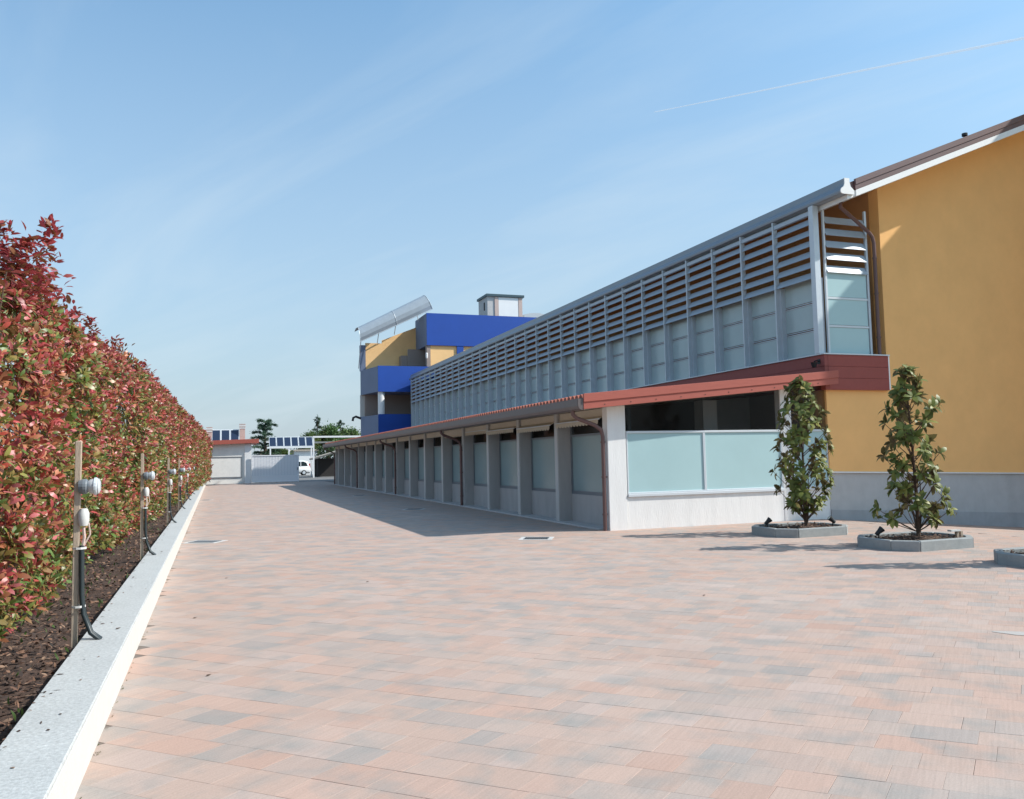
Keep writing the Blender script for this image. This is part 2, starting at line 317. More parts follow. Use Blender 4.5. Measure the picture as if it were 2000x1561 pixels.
# kerb wall and planting bed
KZ = 0.29
kerb = tag(MB().box(-.93, -.66, 1.5, 70.0, -.1, KZ-.03).build('kerb', Mt['kerbface']), 'low granite topped kerb wall along the planting bed', kind='structure')
r_ = random.Random(5); y = 1.5
while y < 70.0:
    l = min(3.0, 70.0-y); MB().box(-.955, -.628, y+.002, y+l-.002, KZ-.028, KZ+r_.uniform(-.001, .001)).build('coping_stone', Mt['granite'], kerb, bevel=.006)
    MB().box(-.66, -.63, y+.002, y+l-.002, -.1, KZ-.0295).build('facing_panel', Mt['kerbface'], kerb, bevel=.004); y += l
bed = MB(); N = 60
ys = np.linspace(1.0, 70, 240); xs = np.linspace(-6, -.92, 16)
V = [(x, y, .17+.05*math.sin(y*1.7+x*3)+random.uniform(-.02, .02)) for y in ys for x in xs]
bed.add(V, [(j*16+i, j*16+i+1, (j+1)*16+i+1, (j+1)*16+i) for j in range(239) for i in range(15)])
tag(bed.build('planting_bed', Mt['soil']), kind='structure')
n = 15000; B = np.stack([rng.uniform(-2.6, -.97, n), 4+rng.random(n)**1.9*40, np.full(n, .225)], 1); B[:, 2] = .175+.05*np.sin(B[:, 1]*1.7+B[:, 0]*3)+rng.uniform(-.005, .045, n)
D = rng.normal(0, 1, (n, 3)); D[:, 2] *= .3; U = rng.normal(0, .5, (n, 3)); U[:, 2] = 1
bark_cols = np.array([(.14,.075,.05), (.07,.045,.035), (.20,.11,.07), (.24,.15,.10), (.05,.035,.03)])[rng.integers(0, 5, n)]
tag(link('bark_mulch', leaves_mesh('bark_mulch', B, D, U, rng.uniform(.025, .07, n), rng.uniform(.012, .03, n), bark_cols, Mt['chip'], .05)), 'brown bark chip mulch spread under the red hedge', 'mulch', kind='stuff')
n = 260; B = np.stack([rng.uniform(-1.7, -.98, n), 5+rng.random(n)**1.4*22, np.full(n, .24)], 1); D = rng.normal(0, .5, (n, 3)); D[:, 2] = 1; U = rng.normal(0, 1, (n, 3)); U[:, 2] = .3
tag(link('weeds', leaves_mesh('weeds', B, D, U, rng.uniform(.03, .08, n), rng.uniform(.01, .02, n), np.tile((.07, .12, .03), (n, 1))*rng.uniform(.7, 1.3, (n, 1)), Mt['treeleaf'], .3)), 'sparse green weeds sprouting in the mulch', 'weeds', kind='stuff')

n = 170; B = np.stack([rng.uniform(-.632, -.600, n), 3+rng.random(n)**1.5*30, np.full(n, .002)], 1); B[:, 1] += .12*np.sin(B[:, 1]*9); D = rng.normal(0, .6, (n, 3)); D[:, 0] += .5; D[:, 2] = .5; U = rng.normal(0, .5, (n, 3)); U[:, 2] = 1
tag(link('moss_tufts', leaves_mesh('moss_tufts', B, D, U, rng.uniform(.010, .026, n), rng.uniform(.005, .011, n), np.tile((.15, .15, .07), (n, 1))*rng.uniform(.5, 1.3, (n, 1)), Mt['treeleaf'], .2)), 'tiny tufts and grit along the foot of the white kerb', 'moss', kind='stuff')
n = 150; B = np.stack([-.95+rng.exponential(.05, n), 3+rng.random(n)**1.5*30, np.full(n, KZ+.004)], 1); B[:, 0] = np.minimum(B[:, 0], -.69); D = rng.normal(0, 1, (n, 3)); D[:, 2] *= .1; U = rng.normal(0, .2, (n, 3)); U[:, 2] = 1
tag(link('spilled_bark', leaves_mesh('spilled_bark', B, D, U, rng.uniform(.015, .05, n), rng.uniform(.008, .02, n), bark_cols[:n], Mt['chip'], .05)), 'loose bark chips spilled on to the granite kerb top', 'bark chips', kind='stuff')
# drains and the pale patch
def drain(x, y, rz, lx, ly, label):
    o = empty('drain_grate', (x, y, 0.0)); o.rotation_euler[2] = rz
    tag(o, label, 'drain', 'drain grates set in the yard paving')
    MB().box(-lx/2, lx/2, -ly/2, ly/2, -.02, .005).build('collar', Mt['concrete'], o)
    MB().box(-lx/2+.09, lx/2-.09, -ly/2+.1, ly/2-.1, -.02, .0085).build('grate_well', Mt['black'], o)
    b = MB(); k = 0; x0 = -lx/2+.1
    while x0 < lx/2-.11: b.box(x0, x0+.012, -ly/2+.1, ly/2-.1, .0088, .0125); x0 += .045
    b.build('grate_bar', Mt['frame'], o)
drain(-.18, 18.3, R(-28), .72, .60, 'drain grate beside the kerb, opposite the second garden light')
drain(-.36, 39.6, R(-20), .55, .6, 'small distant drain grate beside the kerb, near the hedge end')
drain(6.0, 15.25, R(-28), .66, .60, 'drain grate on the sunlit paving before the white end pier')
drain(6.12, 26.4, R(-28), .66, .60, 'drain grate inside the shade in front of the low wing')
drain(6.4, 38.7, R(-28), .6, .6, 'far drain grate in the shade beside the low wing')
pts = [(6.02+.55*math.cos(a)*(1+.25*math.sin(3*a)), 5.02+.13*math.sin(a)*(1+.2*math.cos(2*a)), .0035) for a in [2*math.pi*k/24 for k in range(24)]]
pts = [(6.62+(p[0]-6.02)*.42+(p[1]-5.02)*.5, 5.20-(p[0]-6.02)*.32+(p[1]-5.02)*.6, p[2]) for p in pts]
tag(MB().add(pts, [tuple(range(24))]).build('puddle', Mt['puddle']), 'small pale wet patch on the paving', kind='structure')
for k in range(46):
    pass

# ------------------------------------------------------------------ low wing (the long ground-floor range with columns)
wing = empty('low_wing', (7.98, 15.95, 0)); tag(wing, 'low concrete wing with a row of columns, frosted windows and red tiled lean-to roof', 'building')
def L3(x, y, z): return (x-7.98, y-15.95, z)
class WB(MB):      # world coordinates, stored relative to an origin
    def __init__(s, o): super().__init__(); s.o = o
    def build(s, name, m, parent=None, bevel=0.0, smooth=False):
        s.v = [(a-s.o[0], b-s.o[1], c-s.o[2]) for a, b, c in s.v]; return super().build(name, m, parent, bevel, smooth)
OW = (7.98, 15.95, 0)
def wb(): return WB(OW)
BAY = 2.72; YC = [15.95+BAY*k for k in range(16)]; YE = 58.5
def zroof(x): return 2.60+(x-7.26)*.0908           # underside of the lean-to
for k, yk in enumerate(YC):
    d = .24 if k == 0 else .2
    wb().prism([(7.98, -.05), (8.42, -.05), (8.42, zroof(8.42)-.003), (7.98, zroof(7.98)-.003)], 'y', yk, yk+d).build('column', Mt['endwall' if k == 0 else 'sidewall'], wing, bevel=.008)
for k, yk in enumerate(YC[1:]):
    wb().box(7.962, 7.979, yk+.01, yk+.19, .0, 2.66).build('edge_highlight', Mt['concrete'], wing)  # pale strips paint the stronger sky light on the outer column faces
wb().box(7.98, 8.42, YE-.2, YE, -.05, 2.66).build('column', Mt['concrete'], wing)
for k, yk in enumerate(YC):
    y0 = yk+(.245 if k == 0 else .205); y1 = (YC[k+1] if k < 15 else YE-.2)-.004
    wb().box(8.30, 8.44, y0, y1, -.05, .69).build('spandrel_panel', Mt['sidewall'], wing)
    w = wb()
    w.box(8.31, 8.37, y0, y1, .69, .77).box(8.31, 8.37, y0, y0+.06, .77, 2.66).box(8.31, 8.37, y1-.06, y1, .77, 2.66).box(8.31, 8.37, y0+.06, y1-.06, 2.09, 2.14)
    win = w.build('window', Mt['frame'], wing)
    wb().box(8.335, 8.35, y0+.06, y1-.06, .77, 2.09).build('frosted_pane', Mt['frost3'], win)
    wb().box(8.335, 8.345, y0+.06, y1-.06, 2.14, 2.67).build('clear_pane', Mt['glass'], win)
for k, yk in enumerate(YC):
    wb().box(8.03, 8.22, yk+.25, (YC[k+1] if k < 15 else YE-.2)-.004, 2.47, 2.655).build('eaves_beam', Mt['cream'], wing)
wb().box(7.85, 8.30, 16.25, YE, -.05, .035).build('plinth_step', Mt['greyplinth'], wing, bevel=.01)
# end wall
YW = 15.97
wb().box(8.43, 12.53, YW, YW+.16, -.05, .70).build('spandrel_panel', Mt['endwall'], wing, bevel=.006)
wb().box(8.435, 12.53, YW-.045, YW+.1, .702, .765).build('window_sill', Mt['framelight'], wing, bevel=.006)
wb().prism([(12.53, -.05), (12.83, -.05), (12.83, zroof(12.83)), (12.53, zroof(12.53))], 'y', YW-.01, YW+.2).build('column', Mt['endwall'], wing, bevel=.006)
wb().box(12.832, 13.86, YW, YW+.16, -.05, .70).build('spandrel_panel', Mt['endwall'], wing)
wb().box(12.832, 13.86, YW-.045, YW+.1, .702, .765).build('window_sill', Mt['framelight'], wing)
for x0, x1 in ((8.44, 10.41), (10.41, 12.525), (12.835, 13.86)):
    w = wb()
    w.box(x0, x1, YW-.01, YW+.05, .767, .80).box(x0, x0+.03, YW-.01, YW+.05, .80, 2.085).box(x1-.03, x1, YW-.01, YW+.05, .80, 2.085).box(x0, x1, YW-.015, YW+.05, 2.085, 2.135)
    win = w.build('window', Mt['framelight'], wing, bevel=.004)
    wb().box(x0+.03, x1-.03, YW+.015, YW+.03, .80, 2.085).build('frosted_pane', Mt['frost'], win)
    wb().prism([(x0, 2.137), (x1, 2.137), (x1, zroof(x1)), (x0, zroof(x0))], 'y', YW+.02, YW+.03).build('clear_pane', Mt['glass'], win)
# inside: back wall, partition, a pillar
wb().box(8.6, 13.6, 20.2, 20.35, 0, 3.1).build('partition', Mt['interior'], wing)
wb().box(13.62, 13.78, 16.3, 58.2, -.04, 3.1).build('inner_wall', Mt['interior'], wing)
wb().box(8.46, 13.6, 58.0, 58.2, -.04, 3.0).build('inner_end_wall', Mt['interior'], wing)
wb().box(8.5, 13.6, 20.4, 58, -.04, .018).build('floor_slab', Mt['greyplinth'], wing)
wb().box(8.5, 13.6, 16.3, 20.15, -.04, .02).build('floor_slab', Mt['greyplinth'], wing)
wb().box(11.35, 11.75, 17.4, 17.8, 0, 2.93).build('pillar', Mt['endwall'], wing)
wb().box(9.35, 9.45, 17.6, 17.7, 0, 2.75).build('pillar', Mt['frame'], wing)
wb().prism([(12.4, 2.0), (13.6, 2.0), (13.6, 3.1), (12.1, 3.0)], 'y', 18.6, 18.75).build('bulkhead', Mt['greyplinth'], wing)
# roof
wb().prism([(7.30, zroof(7.30)), (13.92, zroof(13.92)), (13.92, zroof(13.92)+.12), (7.30, zroof(7.30)+.12)], 'y', 15.62, 58.7).build('roof_slab', Mt['cream'], wing)
def ridge_field():
    b = wb(); y = 15.66; rr = .082
    while y < 58.5:
        prof = [(rr*math.cos(a), rr*.9*math.sin(a)) for a in (0, R(40), R(90), R(140), R(180))]
        vs_ = []
        for x in (7.27, 13.75):
            vs_ += [(x, y+rr+p[0], zroof(x)+.236+p[1]) for p in prof]
        b.add(vs_, [(i, i+1, i+6, i+5) for i in range(4)]+[(4, 3, 2, 1, 0), (5, 6, 7, 8, 9)]); y += .205
    b.prism([(7.29, zroof(7.29)+.123), (13.76, zroof(13.76)+.123), (13.76, zroof(13.76)+.238), (7.29, zroof(7.29)+.238)], 'y', 15.63, 58.69)
    return tag(b.build('roof_tiles', Mt['tile'], wing), kind='stuff')
ridge_field()
gp = [(7.13, 2.815), (7.13, 2.66), (7.155, 2.60), (7.20, 2.575), (7.27, 2.575), (7.27, 2.83), (7.255, 2.83), (7.255, 2.60), (7.20, 2.60), (7.15, 2.66), (7.15, 2.815)]
wb().prism(gp, 'y', 15.60, 58.72).build('gutter', Mt['gutterdark'], wing)
for lo, hi, ya, nm in ((.0, .155, 15.575, 0), (.15, .315, 15.555, 1)):
    wb().prism([(7.26, zroof(7.26)+lo-.01), (13.93, zroof(13.93)+lo-.01), (13.93, zroof(13.93)+hi), (7.26, zroof(7.26)+hi)], 'y', ya, 15.615).build('fascia_board', Mt['redboard'], wing, bevel=.004)
sm = MB().lathe([(0, -.006), (.012, -.006), (.012, 0)], ax='y', n=8); first = None
for k in range(10):
    x = 7.75+k*.62
    if first is None: first = sm.build('screw', Mt['dark'], wing); s_ = first
    else: s_ = link('screw', first.data, wing)
    s_.location = L3(x, 15.574, zroof(x)+.05)
wb().prism([(7.135, 2.81), (7.135, 2.66), (7.16, 2.605), (7.2, 2.58), (7.265, 2.58), (7.265, 2.81)], 'y', 15.585, 15.599).build('gutter_stop_end', Mt['gutterdark'], wing)
def downpipe(y, parent):
    w = wb(); w.tube([(7.21, y+.0, 2.60), (7.21, y, 2.50), (7.30, y, 2.42), (7.72, y, 2.27), (7.87, y, 2.16), (7.90, y, 2.02), (7.90, y, .0)], .045, 10)
    p = w.build('downpipe', Mt['brown'], parent, smooth=True)
    for z in (.35, 1.15, 1.9): wb().lathe([(.045, -.02), (.056, -.02), (.056, .02), (.045, .02)], (7.90, y, z), 'z', 10).build('pipe_clamp', Mt['brown'], p)
    wb().box(7.94, 7.99, y-.015, y+.015, 1.14, 1.16).build('bracket', Mt['brown'], p)
for y in (16.02, 26.93, 37.8, 48.7, 58.3): downpipe(y, wing)
def awning(k, zt, zb, drop):
    y0, y1 = YC[k]+.30, YC[k+1]-.06
    w = wb(); w.add([(8.25, y0, 2.62), (8.25, y1, 2.62), (8.25-drop, y1, zb), (8.25-drop, y0, zb), (8.25, y0, 2.605), (8.25, y1, 2.605), (8.25-drop+.01, y1, zb-.012), (8.25-drop+.01, y0, zb-.012)], [(0, 1, 2, 3), (7, 6, 5, 4), (3, 2, 6, 7), (0, 3, 7, 4), (1, 5, 6, 2)])
    a = w.build('awning', Mt['canvas'], wing)
    wb().tube([(8.25-drop, y0-.02, zb), (8.25-drop, y1+.02, zb)], .018, 8).build('front_bar', Mt['framelight'], a)
    nsc = 14; v = wb(); xx = 8.25-drop-.012
    for i in range(nsc):
        ya, yb = y0+(y1-y0)*i/nsc, y0+(y1-y0)*(i+1)/nsc; ym = (ya+yb)/2; r2 = (yb-ya)/2
        ps = [(xx, ya, zb)]+[(xx-.006*math.sin(t*3), ym-r2*math.cos(t), zb-.075-.05*math.sin(t)) for t in (0, .52, 1.05, 1.57, 2.09, 2.62, math.pi)]+[(xx, yb, zb)]
        v.add(ps, [tuple(range(len(ps)))])
    v.build('valance', Mt['canvas'], a)
awning(0, 2.6, 2.42, .33); awning(1, 2.6, 2.40, .36); awning(2, 2.6, 2.44, .33); awning(3, 2.6, 2.5, .22); awning(4, 2.6, 2.5, .2)

# ------------------------------------------------------------------ main building (ochre gable, louvred gallery)
OM = (13.86, 15.95, 0)
main = empty('gabled_building', OM); tag(main, 'tall ochre building with louvred glazed gallery, brown verge and sloping roof', 'building')
def mb(): return WB(OM)
def ztop(x): return 7.60+(x-14.2)*.402              # underside of the roof
GY = 15.93
def plz(x): return 1.12-(x-13.86)*.030
mb().prism([(13.86, plz(13.86)), (23.6, plz(23.6)), (23.6, ztop(23.6)), (15.77, ztop(15.77)), (15.77, 3.96), (13.86, 3.96)], 'y', GY, 16.25).build('gable_wall', Mt['stucco'], main)
mb().prism([(13.86, -1.6), (23.6, -1.6), (23.6, plz(23.6)-.03), (13.86, plz(13.86)-.03)], 'y', GY+.03, 16.25).build('plinth', Mt['greyplinth'], main)
mb().prism([(13.86, plz(13.86)-.03), (23.6, plz(23.6)-.03), (23.6, plz(23.6)), (13.86, plz(13.86))], 'y', GY-.03, GY-.001).build('drip_moulding', Mt['white'], main)
mb().prism([(13.863, -1.6), (23.6, -1.6), (23.6, float(gz(23.6))+.33), (13.863, .21)], 'y', GY+.008, GY+.029).build('base_strip', Mt['greybase'], main)
mb().box(13.87, 14.1, 16.26, 60.2, -.1, 3.9).build('lower_wall', Mt['stucco'], main)
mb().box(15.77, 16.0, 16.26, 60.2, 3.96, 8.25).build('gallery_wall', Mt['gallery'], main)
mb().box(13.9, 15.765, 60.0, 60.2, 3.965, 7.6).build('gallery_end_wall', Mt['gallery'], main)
mb().box(13.9, 15.77, 15.96, 60.2, 3.80, 3.93).build('gallery_floor', Mt['greyplinth'], main)
mb().box(31.0, 31.2, 16, 60.2, -1.5, 7.6).build('rear_wall', Mt['stucco'], main)
mb().box(16.01, 31.0, 60.0, 60.2, -.1, 7.5).build('end_wall', Mt['stucco'], main)
mb().box(23.62, 31, 11.15, 15.9, -1.6, 14.1).build('stair_block', Mt['stucco'], main)
# red boards with shade in their colour: long side and short return
for k, (z0, z1) in enumerate(((3.08, 3.36), (3.364, 3.645), (3.649, 3.93))):
    mb().box(13.77, 13.868, 15.83, 60.2, z0, z1).build('cladding_board', Mt['reddark'], main, bevel=.004)
    mb().box(13.872, 15.73, 15.83, 15.928, z0, z1).build('cladding_board', Mt['reddark'], main, bevel=.004)
mb().box(15.732, 15.77, 15.835, 15.928, 3.10, 3.95).build('end_trim', Mt['white'], main)
mb().box(13.73, 15.76, 15.80, 15.955, 3.935, 3.965).box(13.73, 13.90, 15.957, 60.2, 3.935, 3.965).build('ledge_flashing', Mt['framelight'], main)
# roof
xr = 23.6
mb().prism([(13.96, ztop(13.96)), (xr, ztop(xr)), (31.9, ztop(xr)-.402*8.3), (31.9, ztop(xr)-.402*8.3+.14), (xr, ztop(xr)+.14), (13.96, ztop(13.96)+.14)], 'y', 15.02, 60.5).build('roof_soffit', Mt['white'], main)
mb().prism([(13.98, ztop(13.98)+.143), (xr, ztop(xr)+.143), (31.9, ztop(xr)-.402*8.3+.143), (31.9, ztop(xr)-.402*8.3+.38), (xr, ztop(xr)+.38), (13.98, ztop(13.98)+.38)], 'y', 15.03, 60.5).build('roof_covering', Mt['brown'], main)
for lo, hi, ya in ((.145, .275, 14.985), (.27, .415, 14.965)):
    mb().prism([(14.18, ztop(14.18)+lo), (xr, ztop(xr)+lo), (xr, ztop(xr)+hi), (14.18, ztop(14.18)+hi)], 'y', ya, 15.028).build('verge_board', Mt['brown'], main, bevel=.004)
mb().prism([(14.2, ztop(14.2)-.005), (xr, ztop(xr)-.005), (xr, ztop(xr)+.143), (14.2, ztop(14.2)+.143)], 'y', 14.99, 15.018).build('verge_trim', Mt['white'], main)
GP = [(13.86, 7.99), (13.86, 7.86), (13.83, 7.79), (13.76, 7.74), (13.74, 7.69), (13.75, 7.64), (13.80, 7.62), (14.12, 7.62), (14.12, 7.72), (14.03, 7.80), (14.0, 7.90), (14.0, 7.99)]
mb().prism(GP, 'y', 15.0, 60.4).build('eaves_gutter', Mt['silver'], main)
cx0 = sum(p[0] for p in GP)/len(GP); cz0 = sum(p[1] for p in GP)/len(GP)
mb().prism([(cx0+(p[0]-cx0)*1.04, cz0+(p[1]-cz0)*1.03) for p in GP], 'y', 14.975, 14.998).build('gutter_end_cap', Mt['white'], main)
v = mb(); v.lathe([(.035, -.2), (.035, .08), (.075, .10), (.075, .17), (.035, .18), (0, .18)], (19.3, 16.3, ztop(19.3)+.40), 'z', 12); v.build('vent_pipe', Mt['black'], main)
dp = mb().tube([(14.15, 15.45, 7.58), (14.22, 15.55, 7.50), (15.36, 15.84, 7.02), (15.46, 15.86, 6.93), (15.50, 15.86, 6.78), (15.50, 15.86, 3.97)], .045, 10).build('downpipe', Mt['brown'], main, smooth=True)
for z in (4.4, 5.5, 6.4): mb().lathe([(.045, -.02), (.056, -.02), (.056, .02), (.045, .02)], (15.50, 15.86, z), 'z', 10).build('pipe_clamp', Mt['brown'], dp)
# glazed screen with blades
XS = 13.80; SB = 1.41; NB = 31; YS0 = 16.10
screen = empty('louvre_screen'); screen.parent = main
mull = mb().box(-.06+XS, XS+.07, YS0-.022, YS0+.022, 3.967, 7.615).box(XS+.07, XS+.215, YS0-.065, YS0+.088, 3.967, 5.86).build('mullion', Mt['steel'], screen)
copies('mullion', mull.data, screen, [(0, SB*k, 0) for k in range(1, NB+1)])
ZS = [5.93+.268*k for k in range(6)]
bl = mb(); y0, y1 = YS0+.034, YS0+SB-.034
bl.prism([(XS-.045, -.088), (XS-.03, -.094), (XS+.085, .082), (XS+.075, .092)], 'y', y0, y1); bl.v = [(a, b, c) for a, b, c in bl.v]
slat0 = bl.build('slat', Mt['slat'], screen); slat0.location = (0, 0, ZS[0])
copies('slat', slat0.data, screen, [(0, SB*k, z) for k in range(NB) for z in ZS if not (k == 0 and z == ZS[0])])
rail = mb().box(XS-.04, XS+.05, y0, y1, 7.42, 7.52).build('head_rail', Mt['slat'], screen)
copies('head_rail', rail.data, screen, [(0, SB*k, 0) for k in range(1, NB)])
pane = mb().box(XS+.20, XS+.215, YS0+.09, YS0+SB-.06, 0, .60).build('pane', Mt['frost2'], screen); pane.location = (0, 0, 3.985)
copies('pane', pane.data, screen, [(0, SB*k, z) for k in range(NB) for z in (3.985, 4.665, 5.345) if not (k == 0 and z == 3.985)])
trn = mb().box(XS+.185, XS+.225, YS0+.07, YS0+SB-.05, -.032, -.012).box(XS+.185, XS+.225, YS0+.07, YS0+SB-.05, .012, .032).build('transom', Mt['steel'], screen); trn.location = (0, 0, 4.613)
copies('transom', trn.data, screen, [(0, SB*k, z) for k in range(NB) for z in (4.613, 5.293) if not (k == 0 and z == 4.613)])
mb().box(13.72, 13.88, 15.94, 16.055, 3.967, 7.615).build('corner_post', Mt['steel'], screen)
mb().box(14.02, 14.07, 15.945, 16.0, 3.967, 7.53).build('corner_post', Mt['framelight'], screen)
mb().box(15.31, 15.37, 15.945, 16.0, 3.967, 7.60).build('corner_post', Mt['steel'], screen)
# short return facing the yard
rs = mb(); rs.prism([(15.945-.045, -.095), (15.945-.03, -.10), (15.945+.085, .09), (15.945+.07, .10)], 'x', 14.075, 15.305)
rs0 = rs.build('return_slat', Mt['slat'], screen); rs0.location = (0, 0, 6.07)
copies('return_slat', rs0.data, screen, [(0, 0, z) for z in (6.385, 6.69, 6.995, 7.29)])
rp0 = mb().box(14.09, 15.29, 15.97, 15.985, 0, .64).build('return_pane', Mt['frost'], screen); rp0.location = (0, 0, 3.985)
copies('return_pane', rp0.data, screen, [(0, 0, z) for z in (4.69, 5.385)])
rt0 = mb().box(14.075, 15.305, 15.955, 15.99, -.025, .025).build('return_transom', Mt['framelight'], screen); rt0.location = (0, 0, 4.655)
copies('return_transom', rt0.data, screen, [(0, 0, 5.35), (0, 0, 6.0)])
# floodlight on the boards
fl = empty('wall_floodlight', (13.77, 16.02, 3.72)); tag(fl, 'small dark floodlight on the shaded red boards above the red roof edge', 'floodlight')
MB().tube([(0, 0, .06), (-.08, 0, .08), (-.15, -.01, .05)], .016, 8).build('arm', Mt['black'], fl)
MB().lathe([(0, -.07), (.05, -.07), (.075, .03), (.08, .05), (.07, .05), (0, .04)], (-.17, -.02, -.02), 'z', 14).build('lamp_head', Mt['black'], fl)
MB().box(-.01, .01, -.05, .05, .0, .12).build('mounting_plate', Mt['black'], fl)

# ------------------------------------------------------------------ blue tower at the far end
OT = (11.5, 61.0, 0)
tow = empty('blue_tower', OT); tag(tow, 'blue and orange block with open terraces beyond the end of the long wing', 'building')
def tb(): return WB(OT)
A_ = (11.5, 61.0); B_ = (10.77, 64.42)
foot = [A_, (24, 61.0), (24, 67), B_]
tb().prism(foot, 'z', -.1, 5.05).build('lower_storey', Mt['slate'], tow)
tb().box(11.51, 24, 60.96, 60.997, -.1, 5.09).build('front_parapet', Mt['blue'], tow)
tb().prism(foot, 'z', 6.78, 8.70).build('upper_storey', Mt['slate'], tow)
tb().box(11.51, 24, 60.96, 60.997, 6.78, 8.74).build('front_parapet', Mt['blue'], tow)
tb().lathe([(.25, 5.05), (.25, 6.78)], (11.80, 61.3, 0), 'z', 16).build('round_column', Mt['white'], tow)
tb().box(11.05, 24, 64.0, 64.2, 5.05, 6.78).build('loggia_wall', Mt['interior'], tow)
tb().prism([(B_[0], B_[1]), (B_[0]+.45, B_[1]-.1), (B_[0]+.45, B_[1]+.3), (B_[0], B_[1]+.3)], 'z', 5.05, 6.78).build('corner_pier', Mt['concrete'], tow)
tb().prism([(B_[0], B_[1]), (B_[0]+.42, B_[1]-.02), (B_[0]+.42, B_[1]+.4), (B_[0], B_[1]+.4)], 'z', 8.70, 10.75).build('corner_pier', Mt['slate'], tow)
tb().prism([(11.22, 8.70), (15.6, 8.70), (15.6, 12.45), (12.55, 11.2), (12.55, 10.95), (11.22, 10.95)], 'y', 64.55, 64.8).build('terrace_wall', Mt['orange'], tow)
tb().box(12.3, 24, 64.9, 73, -.1, 8.69).build('rear_storey', Mt['slate'], tow)
tb().box(14.4, 24, 63.5, 63.7, 8.705, 10.39).build('terrace_back_wall', Mt['interior'], tow)
tb().box(13.9, 15.0, 63.7, 64.5, 8.70, 9.9).build('terrace_store', Mt['interior'], tow)
tb().box(15.30, 30, 61.0, 64.7, 10.40, 12.88).build('top_storey', Mt['slate'], tow)
tb().box(15.31, 30, 60.96, 60.997, 10.40, 12.90).build('front_parapet', Mt['blue'], tow)
tb().box(15.62, 17.72, 61.1, 61.3, 8.7, 10.397).build('orange_panel', Mt['orange'], tow)
tb().box(18.25, 22, 61.1, 61.3, 8.7, 10.397).build('orange_panel', Mt['orange'], tow)
tb().box(17.72, 18.25, 60.99, 61.4, 8.7, 10.397).build('blue_pillar', Mt['blue'], tow)
tb().box(15.32, 15.6, 61.05, 61.5, 8.7, 10.397).build('pillar', Mt['interior'], tow)
tb().lathe([(0, 9.35), (.07, 9.38), (.09, 9.5), (.09, 9.75), (.05, 9.8), (0, 9.8)], (15.28, 60.95, 0), 'z', 10).build('terrace_lamp', Mt['white'], tow)
# curved canopy sheet rising over the terrace
ca = tb(); p0, p1 = Vector((10.12, 61.2, 11.12)), Vector((15.45, 61.9, 13.98)); prof = [(.35, .05), (.0, .42), (-.30, .50), (-.75, .45), (-1.2, .25), (-1.5, -.05)]
ring0 = [(p0.x, p0.y-o_, p0.z+h_) for o_, h_ in prof]; NS = 8; rows = []
prof = [(.10, -.55), (-.04, -.30), (-.08, -.02), (.0, .26), (.12, .46), (.4, .58), (1.2, .62), (1.9, .50)]
for i in range(NS+1):
    q = p0.lerp(p1, i/NS); rows.append([(q.x+(.58-b)*(.12+.42*i/NS), q.y+a, q.z+b) for a, b in prof])
vs_ = [p for r in rows for p in r]; k_ = len(prof)
vs_ += [(x, y+.03, z-.03) for x, y, z in vs_]; off = (NS+1)*k_
fs_ = []
for i in range(NS):
    for j in range(k_-1):
        a = i*k_+j; fs_ += [(a, a+1, a+k_+1, a+k_), (off+a, off+a+k_, off+a+k_+1, off+a+1)]
    fs_ += [(i*k_, (i+1)*k_, off+(i+1)*k_, off+i*k_), (i*k_+k_-1, off+i*k_+k_-1, off+(i+1)*k_+k_-1, (i+1)*k_+k_-1)]
for i in (0, NS): fs_ += [(i*k_+j, i*k_+j+1, off+i*k_+j+1, off+i*k_+j) for j in range(k_-1)]
canopy = ca.add(vs_, fs_).build('curved_canopy', Mt['canopy'], tow)
for i in (0, NS//2, NS):
    tb().tube([(x, y-.012, z+.0) for x, y, z in rows[i]], .014, 5).build('canopy_rib', Mt['framelight'], canopy)
for e in (0, -1): tb().tube([rows[0][e], rows[-1][e]], .025, 6).build('canopy_rail', Mt['steel'], canopy)
for f_ in (.08, .36, .62, .9):
    q = p0.lerp(p1, f_); tb().tube([(q.x, q.y+.9, q.z+.42), (q.x+.1, 64.5 if f_ < .7 else 62.5, 8.9 if f_ < .3 else q.z-1.2)], .03, 6).build('canopy_strut', Mt['steel'], tow)
# plant room, rooflight
tb().box(21.95, 25.15, 66.0, 68.5, 12.6, 15.5).build('plant_room', Mt['greyplinth'], tow)
tb().box(22.95, 24.75, 65.95, 65.998, 12.9, 15.45).build('white_panel', Mt['white'], tow)
for x0 in (22.6, 24.78): tb().box(x0, x0+.33, 65.93, 65.998, 12.9, 15.48).build('pilaster', Mt['pink'], tow)
tb().box(21.82, 25.28, 65.82, 68.6, 15.5, 15.70).build('plant_room_roof', Mt['teal'], tow)
tb().box(21.93, 21.96, 66.7, 67.0, 14.4, 15.1).build('plant_room_window', Mt['dark'], tow)
tb().prism([(25.4, 12.6), (28.8, 12.6), (28.6, 13.7), (27.8, 14.1), (26.8, 14.28), (26.0, 14.25), (25.4, 14.1)], 'y', 66.2, 68).build('rooflight', Mt['rooflight'], tow)
tb().tube([(10.95, 64.6, 4.9), (10.4, 64.5, 5.1), (10.2, 64.5, 5.0), (10.15, 64.5, 4.75)], .09, 8).build('gutter_spout', Mt['dark'], tow)

